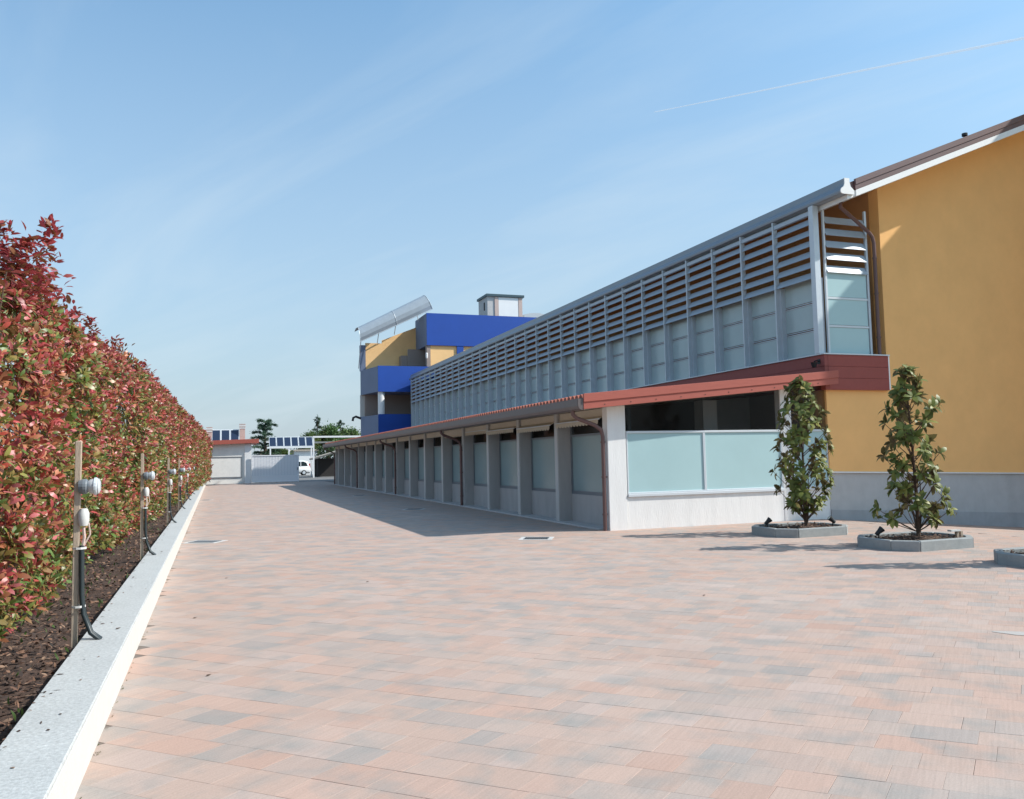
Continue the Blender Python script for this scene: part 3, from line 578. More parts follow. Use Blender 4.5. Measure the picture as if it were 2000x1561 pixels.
# ------------------------------------------------------------------ far gate, garage, carport, car
gar = empty('garage', (2.79, 70.3, 0)); tag(gar, 'white garage with sloping red roof edge at the far end of the yard', 'garage')
OG = (2.79, 70.3, 0)
def gb(): return WB(OG)
gb().prism([(-9, -.1), (2.79, -.1), (2.79, 3.25), (-9, 2.95)], 'y', 70.3, 76).build('wall', Mt['plaster'], gar)
gb().box(2.3, 2.82, 70.2, 70.6, -.1, 3.2).build('corner_pier', Mt['white'], gar)
f = gb().box(-1.4, 2.12, 70.24, 70.297, .48, .55).box(-1.4, 2.12, 70.24, 70.297, 2.11, 2.18).box(2.05, 2.12, 70.24, 70.297, .55, 2.11).box(-1.4, -1.33, 70.24, 70.297, .55, 2.11).build('door_frame', Mt['frame'], gar)
gb().box(-1.33, 2.05, 70.27, 70.298, .55, 2.11).build('door_panel', Mt['plaster'], gar)
rf = gb().prism([(-9, 2.93), (3.4, 3.27), (3.4, 3.6), (-9, 3.26)], 'y', 69.85, 76.3).build('roof', Mt['redboard'], gar)
for x0, zt in ((-.62, 4.65), (1.95, 4.9)):
    c = gb().box(x0, x0+.42, 71.4, 71.8, 3.2, zt-.42).build('chimney', Mt['pink'], rf)
    for q in range(4): gb().box(x0-.03, x0+.45, 71.37, 71.83, zt-.40+q*.11, zt-.34+q*.11).build('chimney_cap', Mt['pink'] if q % 2 else Mt['white'], rf)
for k in range(3):
    o = empty('solar_panel', (-.22+k*.72, 71.2, 3.45)); tag(o, ['solar panel by the outer chimney on the red garage roof', 'middle solar panel of the trio on the red garage roof', 'solar panel by the taller chimney on the red garage roof'][k], 'solar panel', 'solar panels on the garage roof')
    MB().add([(0, 0, 0), (.68, 0, 0), (.68, .6, 1.0), (0, .6, 1.0), (0, .05, -.03), (.68, .05, -.03), (.68, .65, .97), (0, .65, .97)], [(0, 1, 2, 3), (7, 6, 5, 4), (0, 4, 5, 1), (1, 5, 6, 2), (2, 6, 7, 3), (3, 7, 4, 0)]).build('panel_frame', Mt['framelight'], o)
    MB().add([(.045, -.008+.03, .05), (.635, -.008+.03, .05), (.635, .558, .94), (.045, .558, .94)], [(0, 1, 2, 3)]).build('panel_glass', Mt['solar'], o)
gate = empty('sliding_gate', (2.83, 70.0, 0)); tag(gate, 'pale metal sliding gate with upright bars beside the garage', 'gate')
g = MB().box(0, 3.74, 0, .06, .06, .14).box(0, 3.74, 0, .06, .52, .58).box(0, 3.74, 0, .06, 2.18, 2.26).box(0, .06, .002, .058, .14, 2.18).box(3.68, 3.74, .002, .058, .14, 2.18); g.build('gate_frame', Mt['gate'], gate)
MB().box(.06, 3.68, .02, .04, .14, .52).build('kick_panel', Mt['gate'], gate)
MB().box(.06, 3.68, .045, .055, .58, 2.18).build('back_sheet', Mt['gateback'], gate)
br = MB().box(0, .055, .032, .044, .58, 2.18).build('bar', Mt['gate'], gate); br.location = (.12, 0, 0)
copies('bar', br.data, gate, [(.12+.119*k, 0, 0) for k in range(1, 30)])
MB().box(3.60, 3.70, -.03, .09, 1.0, 1.2).build('lock_box', Mt['frame'], gate)

cp = empty('carport', (5.67, 95, 0)); tag(cp, 'white framed carport carrying a row of solar panels behind the gate', 'carport')
MB().box(-.2, 4.9, 0, .15, 3.22, 3.40).box(-.2, 4.9, 1.4, 1.55, 3.9, 4.05).build('roof_frame', Mt['white'], cp)
for x0 in (.1, 2.1, 4.55): MB().box(x0, x0+.14, .02, .14, -.05, 3.22).build('leg', Mt['white'], cp)
MB().add([(2.17, .08, 2.7), (2.45, .08, 3.22), (2.35, .08, 3.22), (2.17, .08, 2.85)], [(0, 1, 2, 3)]).add([(2.17, .10, 2.7), (2.45, .10, 3.22), (2.35, .10, 3.22), (2.17, .10, 2.85)], [(3, 2, 1, 0)]).build('brace', Mt['white'], cp)
for k in range(6):
    o = empty('solar_panel', (5.72+k*.80, 95.0, 3.42)); tag(o, ['first carport solar panel, nearest the cedar', 'second carport solar panel from the cedar', 'third carport solar panel from the cedar', 'fourth carport solar panel from the cedar', 'fifth carport solar panel from the cedar', 'last carport solar panel, beside the portal frame'][k], 'solar panel', 'solar panels on the carport')
    MB().add([(0, 0, 0), (.77, 0, 0), (.77, .8, 1.1), (0, .8, 1.1), (0, .05, -.03), (.77, .05, -.03), (.77, .85, 1.07), (0, .85, 1.07)], [(0, 1, 2, 3), (7, 6, 5, 4), (0, 4, 5, 1), (1, 5, 6, 2), (2, 6, 7, 3), (3, 7, 4, 0)]).build('panel_frame', Mt['framelight'], o)
    MB().add([(.05, .025, .05), (.72, .025, .05), (.72, .755, 1.05), (.05, .755, 1.05)], [(0, 1, 2, 3)]).build('panel_glass', Mt['solar'], o)
sh = empty('long_shed', (5.9, 113, 0)); tag(sh, 'low grey shed with beige roof behind the carport', 'shed')
MB().box(0, 4.3, 0, 5, -.05, 2.75).build('wall', Mt['greybase'], sh); MB().prism([(-.3, 3.2), (3.0, 3.42), (4.5, 3.2), (4.5, 2.75), (-.3, 2.75)], 'y', -.5, 5.3).build('roof', Mt['beige'], sh)
wh = empty('white_building', (9.9, 111, 0)); tag(wh, 'plain white building wall behind the parked white car', 'building')
MB().box(0, 2.85, 0, 6, -.05, 3.1).build('wall', Mt['white'], wh); MB().box(-.2, 3.0, -.3, 6.3, 3.1, 3.3).build('roof', Mt['beige'], wh); MB().box(2.6, 2.86, -.06, -.002, -.05, 3.1).build('downpipe', Mt['framelight'], wh)
sg = empty('round_sign', (12.1, 106.5, 0)); tag(sg, 'small dark round sign on a slim post by the white car', 'sign')
MB().tube([(0, 0, -.05), (0, 0, 2.2)], .03, 6).build('post', Mt['frame'], sg); MB().lathe([(0, -.02), (.25, -.02), (.25, .02), (0, .02)], (0, -.05, 2.0), 'y', 16).build('sign_disc', Mt['dark'], sg)
po = empty('portal_frame', (9.75, 88, 0)); tag(po, 'white flat entrance portal frame beyond the far end of the wing', 'portal')
MB().box(-.08, 8.5, -.1, .1, 4.16, 4.34).build('beam', Mt['white'], po); MB().box(.2, 8.5, 1.4, 1.6, 3.62, 3.80).build('beam', Mt['plaster'], po)
MB().box(-.06, .08, -.08, .08, -.05, 4.16).build('post', Mt['white'], po); MB().box(.1, 8.5, .12, 1.38, 4.2, 4.3).build('canopy_slab', Mt['framelight'], po)
ls = empty('lean_to', (10.3, 90, 0)); tag(ls, 'dark open lean-to with sloping brown roof beside the white building', 'shed')
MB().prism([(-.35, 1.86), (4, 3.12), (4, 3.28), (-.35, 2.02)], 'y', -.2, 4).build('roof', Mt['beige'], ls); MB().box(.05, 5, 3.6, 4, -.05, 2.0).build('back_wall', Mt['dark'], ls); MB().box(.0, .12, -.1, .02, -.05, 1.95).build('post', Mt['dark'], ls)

def make_car():
    o = empty('parked_car', (9.2, 107, -.012)); tag(o, 'white people carrier parked beyond the gate, rear end showing', 'car')
    prof = [(-2.1, .32), (-2.15, .62), (-2.05, .92), (-1.25, 1.08), (-.55, 1.68), (.2, 1.84), (1.35, 1.84), (1.85, 1.70), (2.1, 1.15), (2.18, .85), (2.18, .45), (2.05, .30)]
    MB().prism(prof, 'y', -.85, .85).build('body', Mt['carpaint'], o, bevel=.07, smooth=True)
    side = [(-1.05, 1.12), (-.5, 1.60), (.25, 1.72), (1.3, 1.72), (1.68, 1.58), (1.85, 1.15)]
    MB().prism(side, 'y', -.858, .858).build('side_window', Mt['carglass'], o)
    for x0 in (-.05, .95): MB().box(x0, x0+.09, -.864, .864, 1.10, 1.74).build('window_pillar', Mt['carpaint'], o)
    for x in (-1.35, 1.38):
        for s in (-1, 1):
            w = MB().lathe([(0, -.1), (.20, -.1), (.31, -.08), (.33, 0), (.31, .08), (.2, .1), (0, .1)], (x, s*.80, .33), 'y', 20).build('wheel', Mt['rubber'], o, smooth=True)
            MB().lathe([(0, -.115), (.19, -.11), (.2, -.09), (.2, .09), (.19, .11), (0, .115)], (x, s*.80, .33), 'y', 16).build('rim', Mt['framelight'], w)
    for s in (-1, 1):
        MB().box(2.0, 2.16, s*.72-.1, s*.72+.1, .95, 1.45).build('tail_light', Mt['redlamp'], o); MB().box(-2.14, -2.0, s*.62-.15, s*.62+.15, .68, .85).build('headlight', Mt['lampglass'], o)
    MB().box(2.15, 2.25, -.8, .8, .42, .66).build('rear_bumper', Mt['carpaint'], o, bevel=.03)
    MB().box(-1.9, 2.1, -.8, .8, .22, .34).build('underbody', Mt['dark'], o)
    for s in (-1, 1): MB().box(-.75, -.6, s*.98-.1, s*.98+.1, 1.08, 1.22).build('wing_mirror', Mt['carpaint'], o, bevel=.02)
make_car()

# ------------------------------------------------------------------ far trees
def far_tree(name, x, y, h, w, kind, label, group, seed):
    r = np.random.default_rng(seed); o = empty(name, (x, y, 0)); tag(o, label, 'tree', group)
    tr = MB().tube([(0, 0, -.1), (.05, 0, h*.35), (0, .05, h*.9)], [.06*w+.08, .05*w+.05, .03], 8).build('trunk', Mt['bark'], o)
    Bs, Ds, Cs = [], [], []
    if kind == 'conifer':
        b = MB(); nb = int(h*5)
        for i in range(nb):
            t = .18+.80*i/nb; a = r.uniform(0, 6.28); ln = w*.5*(1-t)**.75*r.uniform(.65, 1.15)+.12; lift = r.uniform(-.1, .25)
            tip = np.array([math.cos(a)*ln, math.sin(a)*ln, h*t+lift*ln]); b.tube([(0, 0, h*t), tuple(tip)], [.03, .008], 4, False)
            m_ = 80; s = r.random(m_)**.7; P = np.outer(s, tip-np.array([0, 0, h*t]))+np.array([0, 0, h*t])+r.normal(0, .09, (m_, 3)); Bs.append(P)
            d = np.tile(tip-np.array([0, 0, h*t]), (m_, 1))+r.normal(0, .5, (m_, 3))*ln; Ds.append(d); Cs.append(np.tile((.045, .085, .048), (m_, 1))*r.uniform(.6, 1.5, (m_, 1)))
        b.build('branch', Mt['bark'], o)
        L, Wd = (.16, .34), (.05, .09)
    elif kind == 'cedar':
        b = MB()
        for i in range(26):
            t = .30+.68*i/26; a = i*2.4+r.uniform(-.4, .4); ln = (w*.55*(1-(t-.3)*.55))*r.uniform(.6, 1.15)
            base = np.array([0, 0, h*t*.93]); dirh = np.array([math.cos(a), math.sin(a), 0]); seg = [base+dirh*ln*s+np.array([0, 0, (.55*s-.45*s*s)*ln*(1 if i % 3 else 1.8)]) for s in (0, .35, .7, 1)]
            b.tube([tuple(q) for q in seg], [.05, .04, .025, .01], 5, False)
            for j in range(3):
                m_ = 110; s = r.random((m_, 1)); P = seg[j]*(1-s)+seg[j+1]*s+r.normal(0, .07, (m_, 3)); Bs.append(P); d = np.tile(dirh, (m_, 1))+r.normal(0, .55, (m_, 3)); d[:, 2] += .1; Ds.append(d); Cs.append(np.tile((.075, .135, .085), (m_, 1))*r.uniform(.6, 1.4, (m_, 1)))
        b.build('branch', Mt['bark'], o)
        L, Wd = (.15, .32), (.04, .08)
    else:
        b = MB(); cl = []
        for i in range(48):
            a = r.uniform(0, 6.28); e = r.uniform(-.2, 1.4); rad = r.uniform(.45, 1)
            c = np.array([math.cos(a)*math.cos(e)*w*.42*rad, math.sin(a)*math.cos(e)*w*.42*rad, h*.56+math.sin(e)*h*.36*rad]); cl.append(c)
            b.tube([(0, 0, h*.3), tuple(c*.6+np.array([0, 0, h*.12])), tuple(c)], [.06, .04, .012], 5, False)
        for c in cl:
            m_ = 210; P = c+r.normal(0, w*.105, (m_, 3)); Bs.append(P); Ds.append(r.normal(0, 1, (m_, 3))); hue = r.uniform(.75, 1.35); Cs.append(np.tile((.105*hue, .165, .05), (m_, 1))*r.uniform(.55, 1.4, (m_, 1)))
        b.build('branch', Mt['bark'], o)
        L, Wd = (.16, .34), (.11, .20)
    Bs, Ds, Cs = np.concatenate(Bs), np.concatenate(Ds), np.concatenate(Cs); n = len(Bs); U = r.normal(0, .7, (n, 3)); U[:, 2] = 1
    link('crown', leaves_mesh('crown', Bs, Ds, U, r.uniform(*L, n), r.uniform(*Wd, n), Cs, Mt['treeleaf'], .2), o)
far_tree('cedar_tree', 5.45, 98.5, 7.2, 3.2, 'cedar', 'cedar with drooping layered branches behind the carport panels', None, 1)
GT = 'trees behind the portal frame'
for i, (nm, x, y, h, w, kd, lb) in enumerate([
    ('conifer_tree', 14.0, 121, 8.3, 2.6, 'conifer', 'taller dark conifer spire rising from the leafy trees beyond the gate'),
    ('conifer_tree', 17.3, 121, 7.8, 3.0, 'conifer', 'shorter conifer spire nearest the blue tower'),
    ('leafy_tree', 12.6, 117, 6.0, 3.2, 'leafy', 'rounded leafy tree at the outer edge of the far trees, by the carport'),
    ('leafy_tree', 15.2, 118, 7.0, 4.0, 'leafy', 'leafy green tree between the two conifer spires'),
    ('leafy_tree', 18.2, 118, 6.4, 3.8, 'leafy', 'leafy green tree closest to the blue tower'),
    ('leafy_tree', 16.6, 112, 5.0, 3.6, 'leafy', 'low leafy tree in front of the conifer spires'),
    ('leafy_tree', 7.0, 101, 3.4, 3.0, 'leafy', 'low round bush at the foot of the cedar')]):
    far_tree(nm, x, y, h, w, kd, lb, GT if i < 6 else None, 20+i)
hb_ = empty('garden_hedge', (12.2, 95.2, 0)); tag(hb_, 'dark green hedge in the shade behind the lean-to', 'hedge')
n = 2600; B = np.stack([rng.uniform(-1.5, 6, n), rng.uniform(0, 1, n), rng.uniform(0, 3.4, n)], 1); D = rng.normal(0, 1, (n, 3)); U = rng.normal(0, 1, (n, 3)); U[:, 2] += .6
link('foliage', leaves_mesh('foliage', B, D, U, rng.uniform(.15, .3, n), rng.uniform(.08, .16, n), np.tile((.04, .075, .03), (n, 1))*rng.uniform(.6, 1.4, (n, 1)), Mt['treeleaf']), hb_)
MB().tube([(1, .5, -.1), (1.1, .5, 2)], [.08, .04], 6).tube([(3, .5, -.1), (3.1, .5, 2)], [.08, .04], 6).build('stem', Mt['bark'], hb_)

# ------------------------------------------------------------------ magnolia trees in octagonal planters
mag_leaf_meshes = []
def mag_leaf(c):
    B = np.zeros((1, 3)); return leaves_mesh('leaf', B, np.array([[1., 0, 0]]), np.array([[0, 0, 1.]]), np.array([1.]), np.array([.47]), np.array([c]), Mt['magleaf'], .22)
for c in [(.13,.155,.036), (.16,.185,.044), (.105,.13,.034), (.26,.265,.07), (.20,.215,.05), (.30,.235,.08), (.14,.165,.038)]: mag_leaf_meshes.append(mag_leaf(c))
def planter(cx_, cy_, label):
    o = empty('planter', (cx_, cy_, 0)); tag(o, label, 'planter', 'octagonal concrete planters along the gable')
    hx, hy, c = .86, .66, .30
    def octa(d): return [(-hx+d, -hy+c+d*.4), (-hx+c+d*.4, -hy+d), (hx-c-d*.4, -hy+d), (hx-d, -hy+c+d*.4), (hx-d, hy-c-d*.4), (hx-c-d*.4, hy-d), (-hx+c+d*.4, hy-d), (-hx+d, hy-c-d*.4)]
    out, inn = octa(0), octa(.11)
    for k in range(8):
        a, b, c2, d = out[k], out[(k+1) % 8], inn[(k+1) % 8], inn[k]
        def sh(p, q, e): return (p[0]+(q[0]-p[0])*e, p[1]+(q[1]-p[1])*e)
        e = .004; MB().prism([sh(a, b, e), sh(b, a, e), sh(c2, d, e), sh(d, c2, e)], 'z', -.03, .165).build('edging_block', Mt['planter'], o, bevel=.012)
    s = MB(); pts = [(p[0], p[1], .105) for p in octa(.10)]; s.add(pts+[(0, 0, .16)], [(k, (k+1) % 8, 8) for k in range(8)]); s.build('soil', Mt['soil'], o)
    r = np.random.default_rng(int(cy_*10)); n = 520
    B = np.stack([r.uniform(-.68, .68, n), r.uniform(-.48, .48, n), r.uniform(.125, .165, n)], 1); D = r.normal(0, 1, (n, 3)); D[:, 2] *= .3; U = r.normal(0, .4, (n, 3)); U[:, 2] = 1
    tag(link('bark_chips', leaves_mesh('bark_chips', B, D, U, r.uniform(.03, .07, n), r.uniform(.015, .03, n), bark_cols[:n], Mt['chip'], .05), o), kind='stuff')
    return o
def magnolia(x, y, h, prof, label, seed, nclus, lean=0.0, keep=300):
    r = random.Random(seed); o = empty('magnolia_tree', (x, y, .13)); tag(o, label, 'tree', 'young magnolias in the octagonal planters')
    trunk = MB().tube([(0, 0, -.03), (.01, .01, h*.25), (lean*.5, -.01, h*.6), (lean, 0, h-.12)], [.035, .028, .017, .006], 8)
    trunk.tube([(.03, .02, -.03), (.08, .0, h*.15), (.13, .03, h*.38)], [.02, .016, .006], 6).tube([(-.02, -.02, -.03), (-.07, .03, h*.16), (-.12, .02, h*.36)], [.017, .013, .005], 6)
    trunk.build('trunk', Mt['bark'], o, smooth=True)
    br = MB(); clus = []
    for i in range(nclus):
        t = .11+.89*((i+r.random())/nclus)**1.15; z = t*h
        w = 0
        for (ta, wa), (tb_, wb_) in zip(prof[:-1], prof[1:]):
            if ta <= t <= tb_: w = wa+(wb_-wa)*(t-ta)/(tb_-ta)
        a = i*2.399+r.uniform(-.5, .5); rad = w*(r.random()**.42)*r.uniform(.85, 1.08); c = Vector((lean*t+math.cos(a)*rad, math.sin(a)*rad, z+r.uniform(-.04, .04)))
        base = Vector((lean*t*.9, 0, max(.1, z-rad*.9-.05)))
        if rad > .1: br.tube([base, base.lerp(c, .55)+Vector((0, 0, -.02)), c], [.009, .007, .004], 5, False)
        out = Vector((math.cos(a), math.sin(a), .35 if rad > .15 else 1.4)).normalized(); clus.append((c, out))
    clus.append((Vector((lean, 0, h-.1)), Vector((0, 0, 1))))
    br.build('branch', Mt['bark'], o)
    leaves = []
    for c, out in clus:
        k = r.randint(9, 13); s = out.orthogonal().normalized(); q = out.cross(s); ph = r.random()*6
        for j in range(k):
            a = ph+j*2.2; el = r.uniform(.15, 1.0) if j < k-2 else r.uniform(-.2, .3)
            d = (s*math.cos(a)+q*math.sin(a))*math.cos(el*.9)+out*math.sin(el)*.9+Vector((0, 0, r.uniform(-.25, .25))); d.normalize()
            b = c-out*r.uniform(0, .09); up = (out+Vector((0, 0, .5))+Vector((r.uniform(-.4, .4), r.uniform(-.4, .4), r.uniform(-.2, .4)))).normalized()
            leaves.append((b, d, up, r.uniform(.12, .195)))
    r.shuffle(leaves)
    obj_n = min(keep, len(leaves)); Bs, Ds, Us, Ls, Cs = [], [], [], [], []
    for i, (b, d, up, l) in enumerate(leaves):
        if i < obj_n:
            me = mag_leaf_meshes[min(r.randrange(9), 6)]; lo = link('leaf', me, o)
            sd = d.cross(up).normalized(); u2 = sd.cross(d); mt_ = Matrix((d*l, -sd*l, u2*l)).transposed().to_4x4(); mt_.translation = b; lo.matrix_local = mt_
        else:
            Bs.append(b); Ds.append(d); Us.append(up); Ls.append(l); Cs.append([(.13,.155,.036), (.16,.185,.044), (.105,.13,.034), (.26,.265,.07)][r.randrange(4)])
    if Bs:
        Ls = np.array(Ls); tag(link('foliage', leaves_mesh('foliage', np.array(Bs), np.array(Ds), np.array(Us), Ls, Ls*.47, np.array(Cs), Mt['magleaf'], .22), o), kind='stuff')
def spot(x, y, rz, label):
    o = empty('garden_spotlight', (x, y, .10), rz); tag(o, label, 'spotlight', 'spotlights at the planters')
    MB().tube([(0, 0, 0), (0, 0, .13)], .012, 8).build('spike', Mt['black'], o)
    h = MB(); h.lathe([(0, -.075), (.03, -.07), (.038, 0), (.055, .07), (.05, .075)], (0, 0, 0), 'x', 14); h.lathe([(.05, .07), (0, .068)], (0, 0, 0), 'x', 14)
    hd = h.build('lamp_head', Mt['black'], o); hd.location = (.01, 0, .16); hd.rotation_euler = (0, R(-42), 0)
    hd2 = MB().lathe([(0, .069), (.046, .069), (.046, .072), (0, .072)], (0, 0, 0), 'x', 14).build('lens', Mt['lampglass'], hd)
PC = [(10.81, 13.35, 'planter nearest the white end wall, holding the narrow magnolia'), (10.97, 10.69, 'middle planter, holding the broader bushy magnolia'), (10.99, 8.1, 'planter at the picture edge, only its grey corner showing')]
for x, y, lb in PC: planter(x, y, lb)
P1 = [(0, .05), (.1, .15), (.15, .36), (.32, .57), (.55, .5), (.8, .43), (.9, .28), (1, .1)]
P2 = [(0, .3), (.08, .5), (.15, .70), (.28, .46), (.36, .42), (.5, .56), (.6, .45), (.75, .48), (.85, .30), (.92, .22), (1, .13)]
magnolia(10.94, 13.31, 2.92, [(a, b*1.12) for a, b in P1], 'narrow young magnolia in front of the frosted end windows', 11, 104, -.04)
magnolia(11.06, 10.68, 2.86, [(a, b*1.1) for a, b in P2], 'broader young magnolia in front of the ochre gable', 12, 84, -.10)
magnolia(11.25, 7.95, 2.85, [(a, b*.72) for a, b in P1], 'young magnolia just beyond the picture edge, casting a shadow', 13, 70, 0.0, 180)
spot(10.13, 13.45, R(-20), 'small black spotlight on the outer side of the narrow magnolia')
spot(11.36, 13.05, R(160), 'pale topped spotlight on the gable side of the narrow magnolia')
spot(10.33, 10.80, R(-20), 'black spotlight on the outer side of the broader magnolia')
spot(10.42, 8.15, R(-20), 'black spotlight on the planter at the picture edge')
vb = empty('low_floodlight', (11.56, 10.37, .10)); tag(vb, 'low brown two legged light with white top in the middle planter', 'floodlight')
for dx in (0, .09): MB().box(dx, dx+.045, 0, .045, 0, .135).build('leg', Mt['wood'], vb)
MB().box(-.14, .06, -.02, .06, .138, .165).build('lamp_bar', Mt['whiteplastic'], vb)

# ------------------------------------------------------------------ photinia hedge
hedge = empty('photinia_hedge', (-2.0, 36, 0)); tag(hedge, 'tall red leaved photinia hedge running along the kerb', 'hedge')
def vnoise(a, b, seed):
    r = np.random.default_rng(seed); s = 0
    for f, am in ((.35, 1), (.9, .6), (2.1, .4), (4.5, .22)):
        ph = r.uniform(0, 6.28, 4); s = s+am*np.sin(a*f*1.9+ph[0]+1.3*np.sin(b*f+ph[1]))*np.cos(b*f*1.7+ph[2]+.7*np.sin(a*f*.8+ph[3]))
    return s
def htop(y): return 3.05+.85*np.clip((y-7)/14, 0, 1)**.7+.13*vnoise(y, y*.3, 3)
def hfront(y, z):
    zt = htop(y); base = -1.50+np.clip((y-14)/50, 0, 1)*1.0
    return base+.11*vnoise(y*1.3, z*1.6, 5)+.085*vnoise(y*3.3, z*3.5, 6)-.55*np.clip((z-(zt-.75))/.75, 0, 1)**2-.22*np.clip((.75-z)/.6, 0, 1)**1.5
def hedge_leaves():
    Bs, Ds, Us, Ls, Ws, Cs = [], [], [], [], [], []
    for y0, y1, dens, lsc in ((4.2, 9.5, 150, 1.0), (9.5, 16, 105, 1.1), (16, 28, 62, 1.3), (28, 48, 36, 1.65), (48, 69.6, 26, 2.0)):
        n = int((y1-y0)*4.6*dens); y = rng.uniform(y0, y1, n); zt = htop(y); u = rng.random(n)*1.0
        top = u > .83; z = np.where(top, zt-np.abs(rng.normal(0, .08, n)), .30+(zt-.30)*rng.random(n)); dep = rng.exponential(.13, n)
        x = np.where(top, hfront(y, zt)+.1-rng.random(n)*1.1, hfront(y, z)-dep); dep = np.where(top, 0.02, dep)
        keep_ = (vnoise(y*4.1, z*4.4, 15) > -.95) | top | (dep > .3); y, z, x, dep, top = y[keep_], z[keep_], x[keep_], dep[keep_], top[keep_]; n = len(y)
        C0 = np.stack([x, y, z], 1)
        ax = np.stack([np.where(top, .1, .75)+rng.normal(0, .35, n), rng.normal(-.15, .4, n), np.where(top, 1.1, .55)+rng.normal(0, .3, n)], 1); ax = unit(ax)
        # colour: flushes of red young growth, olive and green older growth further in
        flush = vnoise(y*1.6, z*1.8, 9)*.26+vnoise(y*4.6, z*5.0, 12)*.20+rng.normal(0, .42, n)-dep*1.8+.02+.22*np.clip(z-1.9, -1.5, 1.5); red = flush > 0
        k = 8
        ph = rng.uniform(0, 6.28, n); ref = unit(np.cross(ax, rng.normal(0, 1, (n, 3)))); q = np.cross(ax, ref)
        for j in range(k):
            a = ph+j*2.399; el = .25+.12*j+rng.normal(0, .18, n)          # later leaves stand closer to the shoot tip
            dr = (ref*np.cos(a)[:, None]+q*np.sin(a)[:, None])*np.cos(el)[:, None]+ax*np.sin(el)[:, None]
            Bs.append(C0+ax*(.012*j*lsc)); Ds.append(dr); Us.append(ax+rng.normal(0, .35, (n, 3)))
            L = rng.uniform(.055, .13, n)*lsc*(1.08-.05*j); Ls.append(L); Ws.append(L*rng.uniform(.34, .44, n))
            t = (j/(k-1)); pr = np.clip((.55+.5*t)*red+.10, 0, 1); isred = rng.random(n) < pr
            pick = rng.integers(0, 5, n); reds = np.array([(.46,.085,.085), (.52,.15,.15), (.38,.07,.05), (.50,.20,.10), (.32,.11,.05)])[pick]; grn = np.array([(.17,.21,.05), (.24,.23,.06), (.12,.19,.045), (.30,.22,.07), (.34,.18,.07)])[pick]
            Cs.append(np.where(isred[:, None], reds, grn)*rng.uniform(.58, 1.25, (n, 1)))
    # long shoots standing above the clipped top
    for ys_, xs_, hgt, m_ in ((8.75, -1.62, .68, 9), (9.05, -1.7, .5, 8), (8.5, -1.72, .50, 8), (7.3, -1.7, .52, 7), (8.85, -1.85, .6, 8), (9.3, -1.6, .36, 6), (10.8, -1.75, .45, 6), (14.3, -1.8, .50, 6), (17.5, -1.8, .3, 5), (22.5, -1.7, .38, 6), (12.5, -1.9, .3, 5), (9.6, -1.8, .35, 6), (26, -1.7, .3, 5), (31, -1.6, .3, 5)):
        zt = float(htop(np.array(ys_)))
        sx, sy = rng.normal(0, .08), rng.normal(0, .08)
        for s in np.linspace(0, 1, m_):
            c = np.array([xs_+sx*s, ys_+sy*s, zt-.15+hgt*s]); k = 24; a = rng.uniform(0, 6.28, k); el = rng.uniform(-.1, 1.0, k)
            D = np.stack([np.cos(a)*np.cos(el), np.sin(a)*np.cos(el), np.sin(el)], 1); Bs.append(np.tile(c, (k, 1))+rng.normal(0, .085, (k, 3))*(1.35-s)); Ds.append(D); Us.append(np.tile((0, 0, 1.), (k, 1))+rng.normal(0, .4, (k, 3)))
            L = rng.uniform(.07, .12, k); Ls.append(L); Ws.append(L*.38); Cs.append(np.array([(.46,.085,.10), (.36,.07,.06), (.26,.11,.05)])[rng.integers(0, 3, k)]*rng.uniform(.8, 1.2, (k, 1)))
    Bs, Ds, Us, Ls, Ws, Cs = map(np.concatenate, (Bs, Ds, Us, Ls, Ws, Cs)); Bs[:, 0] += 2.0; Bs[:, 1] -= 36
    # the 300 leaves that show largest are parts of their own
    w = Bs+np.array([2-4.0, 36, -1.6]); zc_ = w@np.array(F); px = w@np.array(RR)/zc_*1600; py = w@np.array(UU)/zc_*1600
    score = np.where((zc_ > .5) & (abs(px) < 990) & (abs(py) < 770), Ls/np.maximum(zc_, .1)*(Bs[:, 0] > .42), 0); order = np.argsort(-score); near = order[:300]; rest = np.ones(len(Bs), bool); rest[near] = False
    for i in near:
        s = slice(i, i+1); link('leaf', leaves_mesh('leaf', Bs[s], Ds[s], Us[s], Ls[s], Ws[s], Cs[s], Mt['hedgeleaf']), hedge)
    tag(link('foliage', leaves_mesh('foliage', Bs[rest], Ds[rest], Us[rest], Ls[rest], Ws[rest], Cs[rest], Mt['hedgeleaf']), hedge), kind='stuff')
    print('hedge leaves', len(Bs))
hedge_leaves()
st = MB()
for k in range(110):
    y = 3.5+k*.6+random.uniform(-.15, .15); x = -2.05+random.uniform(-.12, .12); zt = 3.2
    for q in range(4):
        a = random.uniform(0, 6.28); st.tube([(x+2, y-36, .1), (x+2+.12*math.cos(a), y-36+.12*math.sin(a), 1.2), (x+2+.38*math.cos(a), y-36+.38*math.sin(a), zt)], [.022, .016, .006], 5, False)
tag(st.build('stem', Mt['bark'], hedge), kind='stuff')

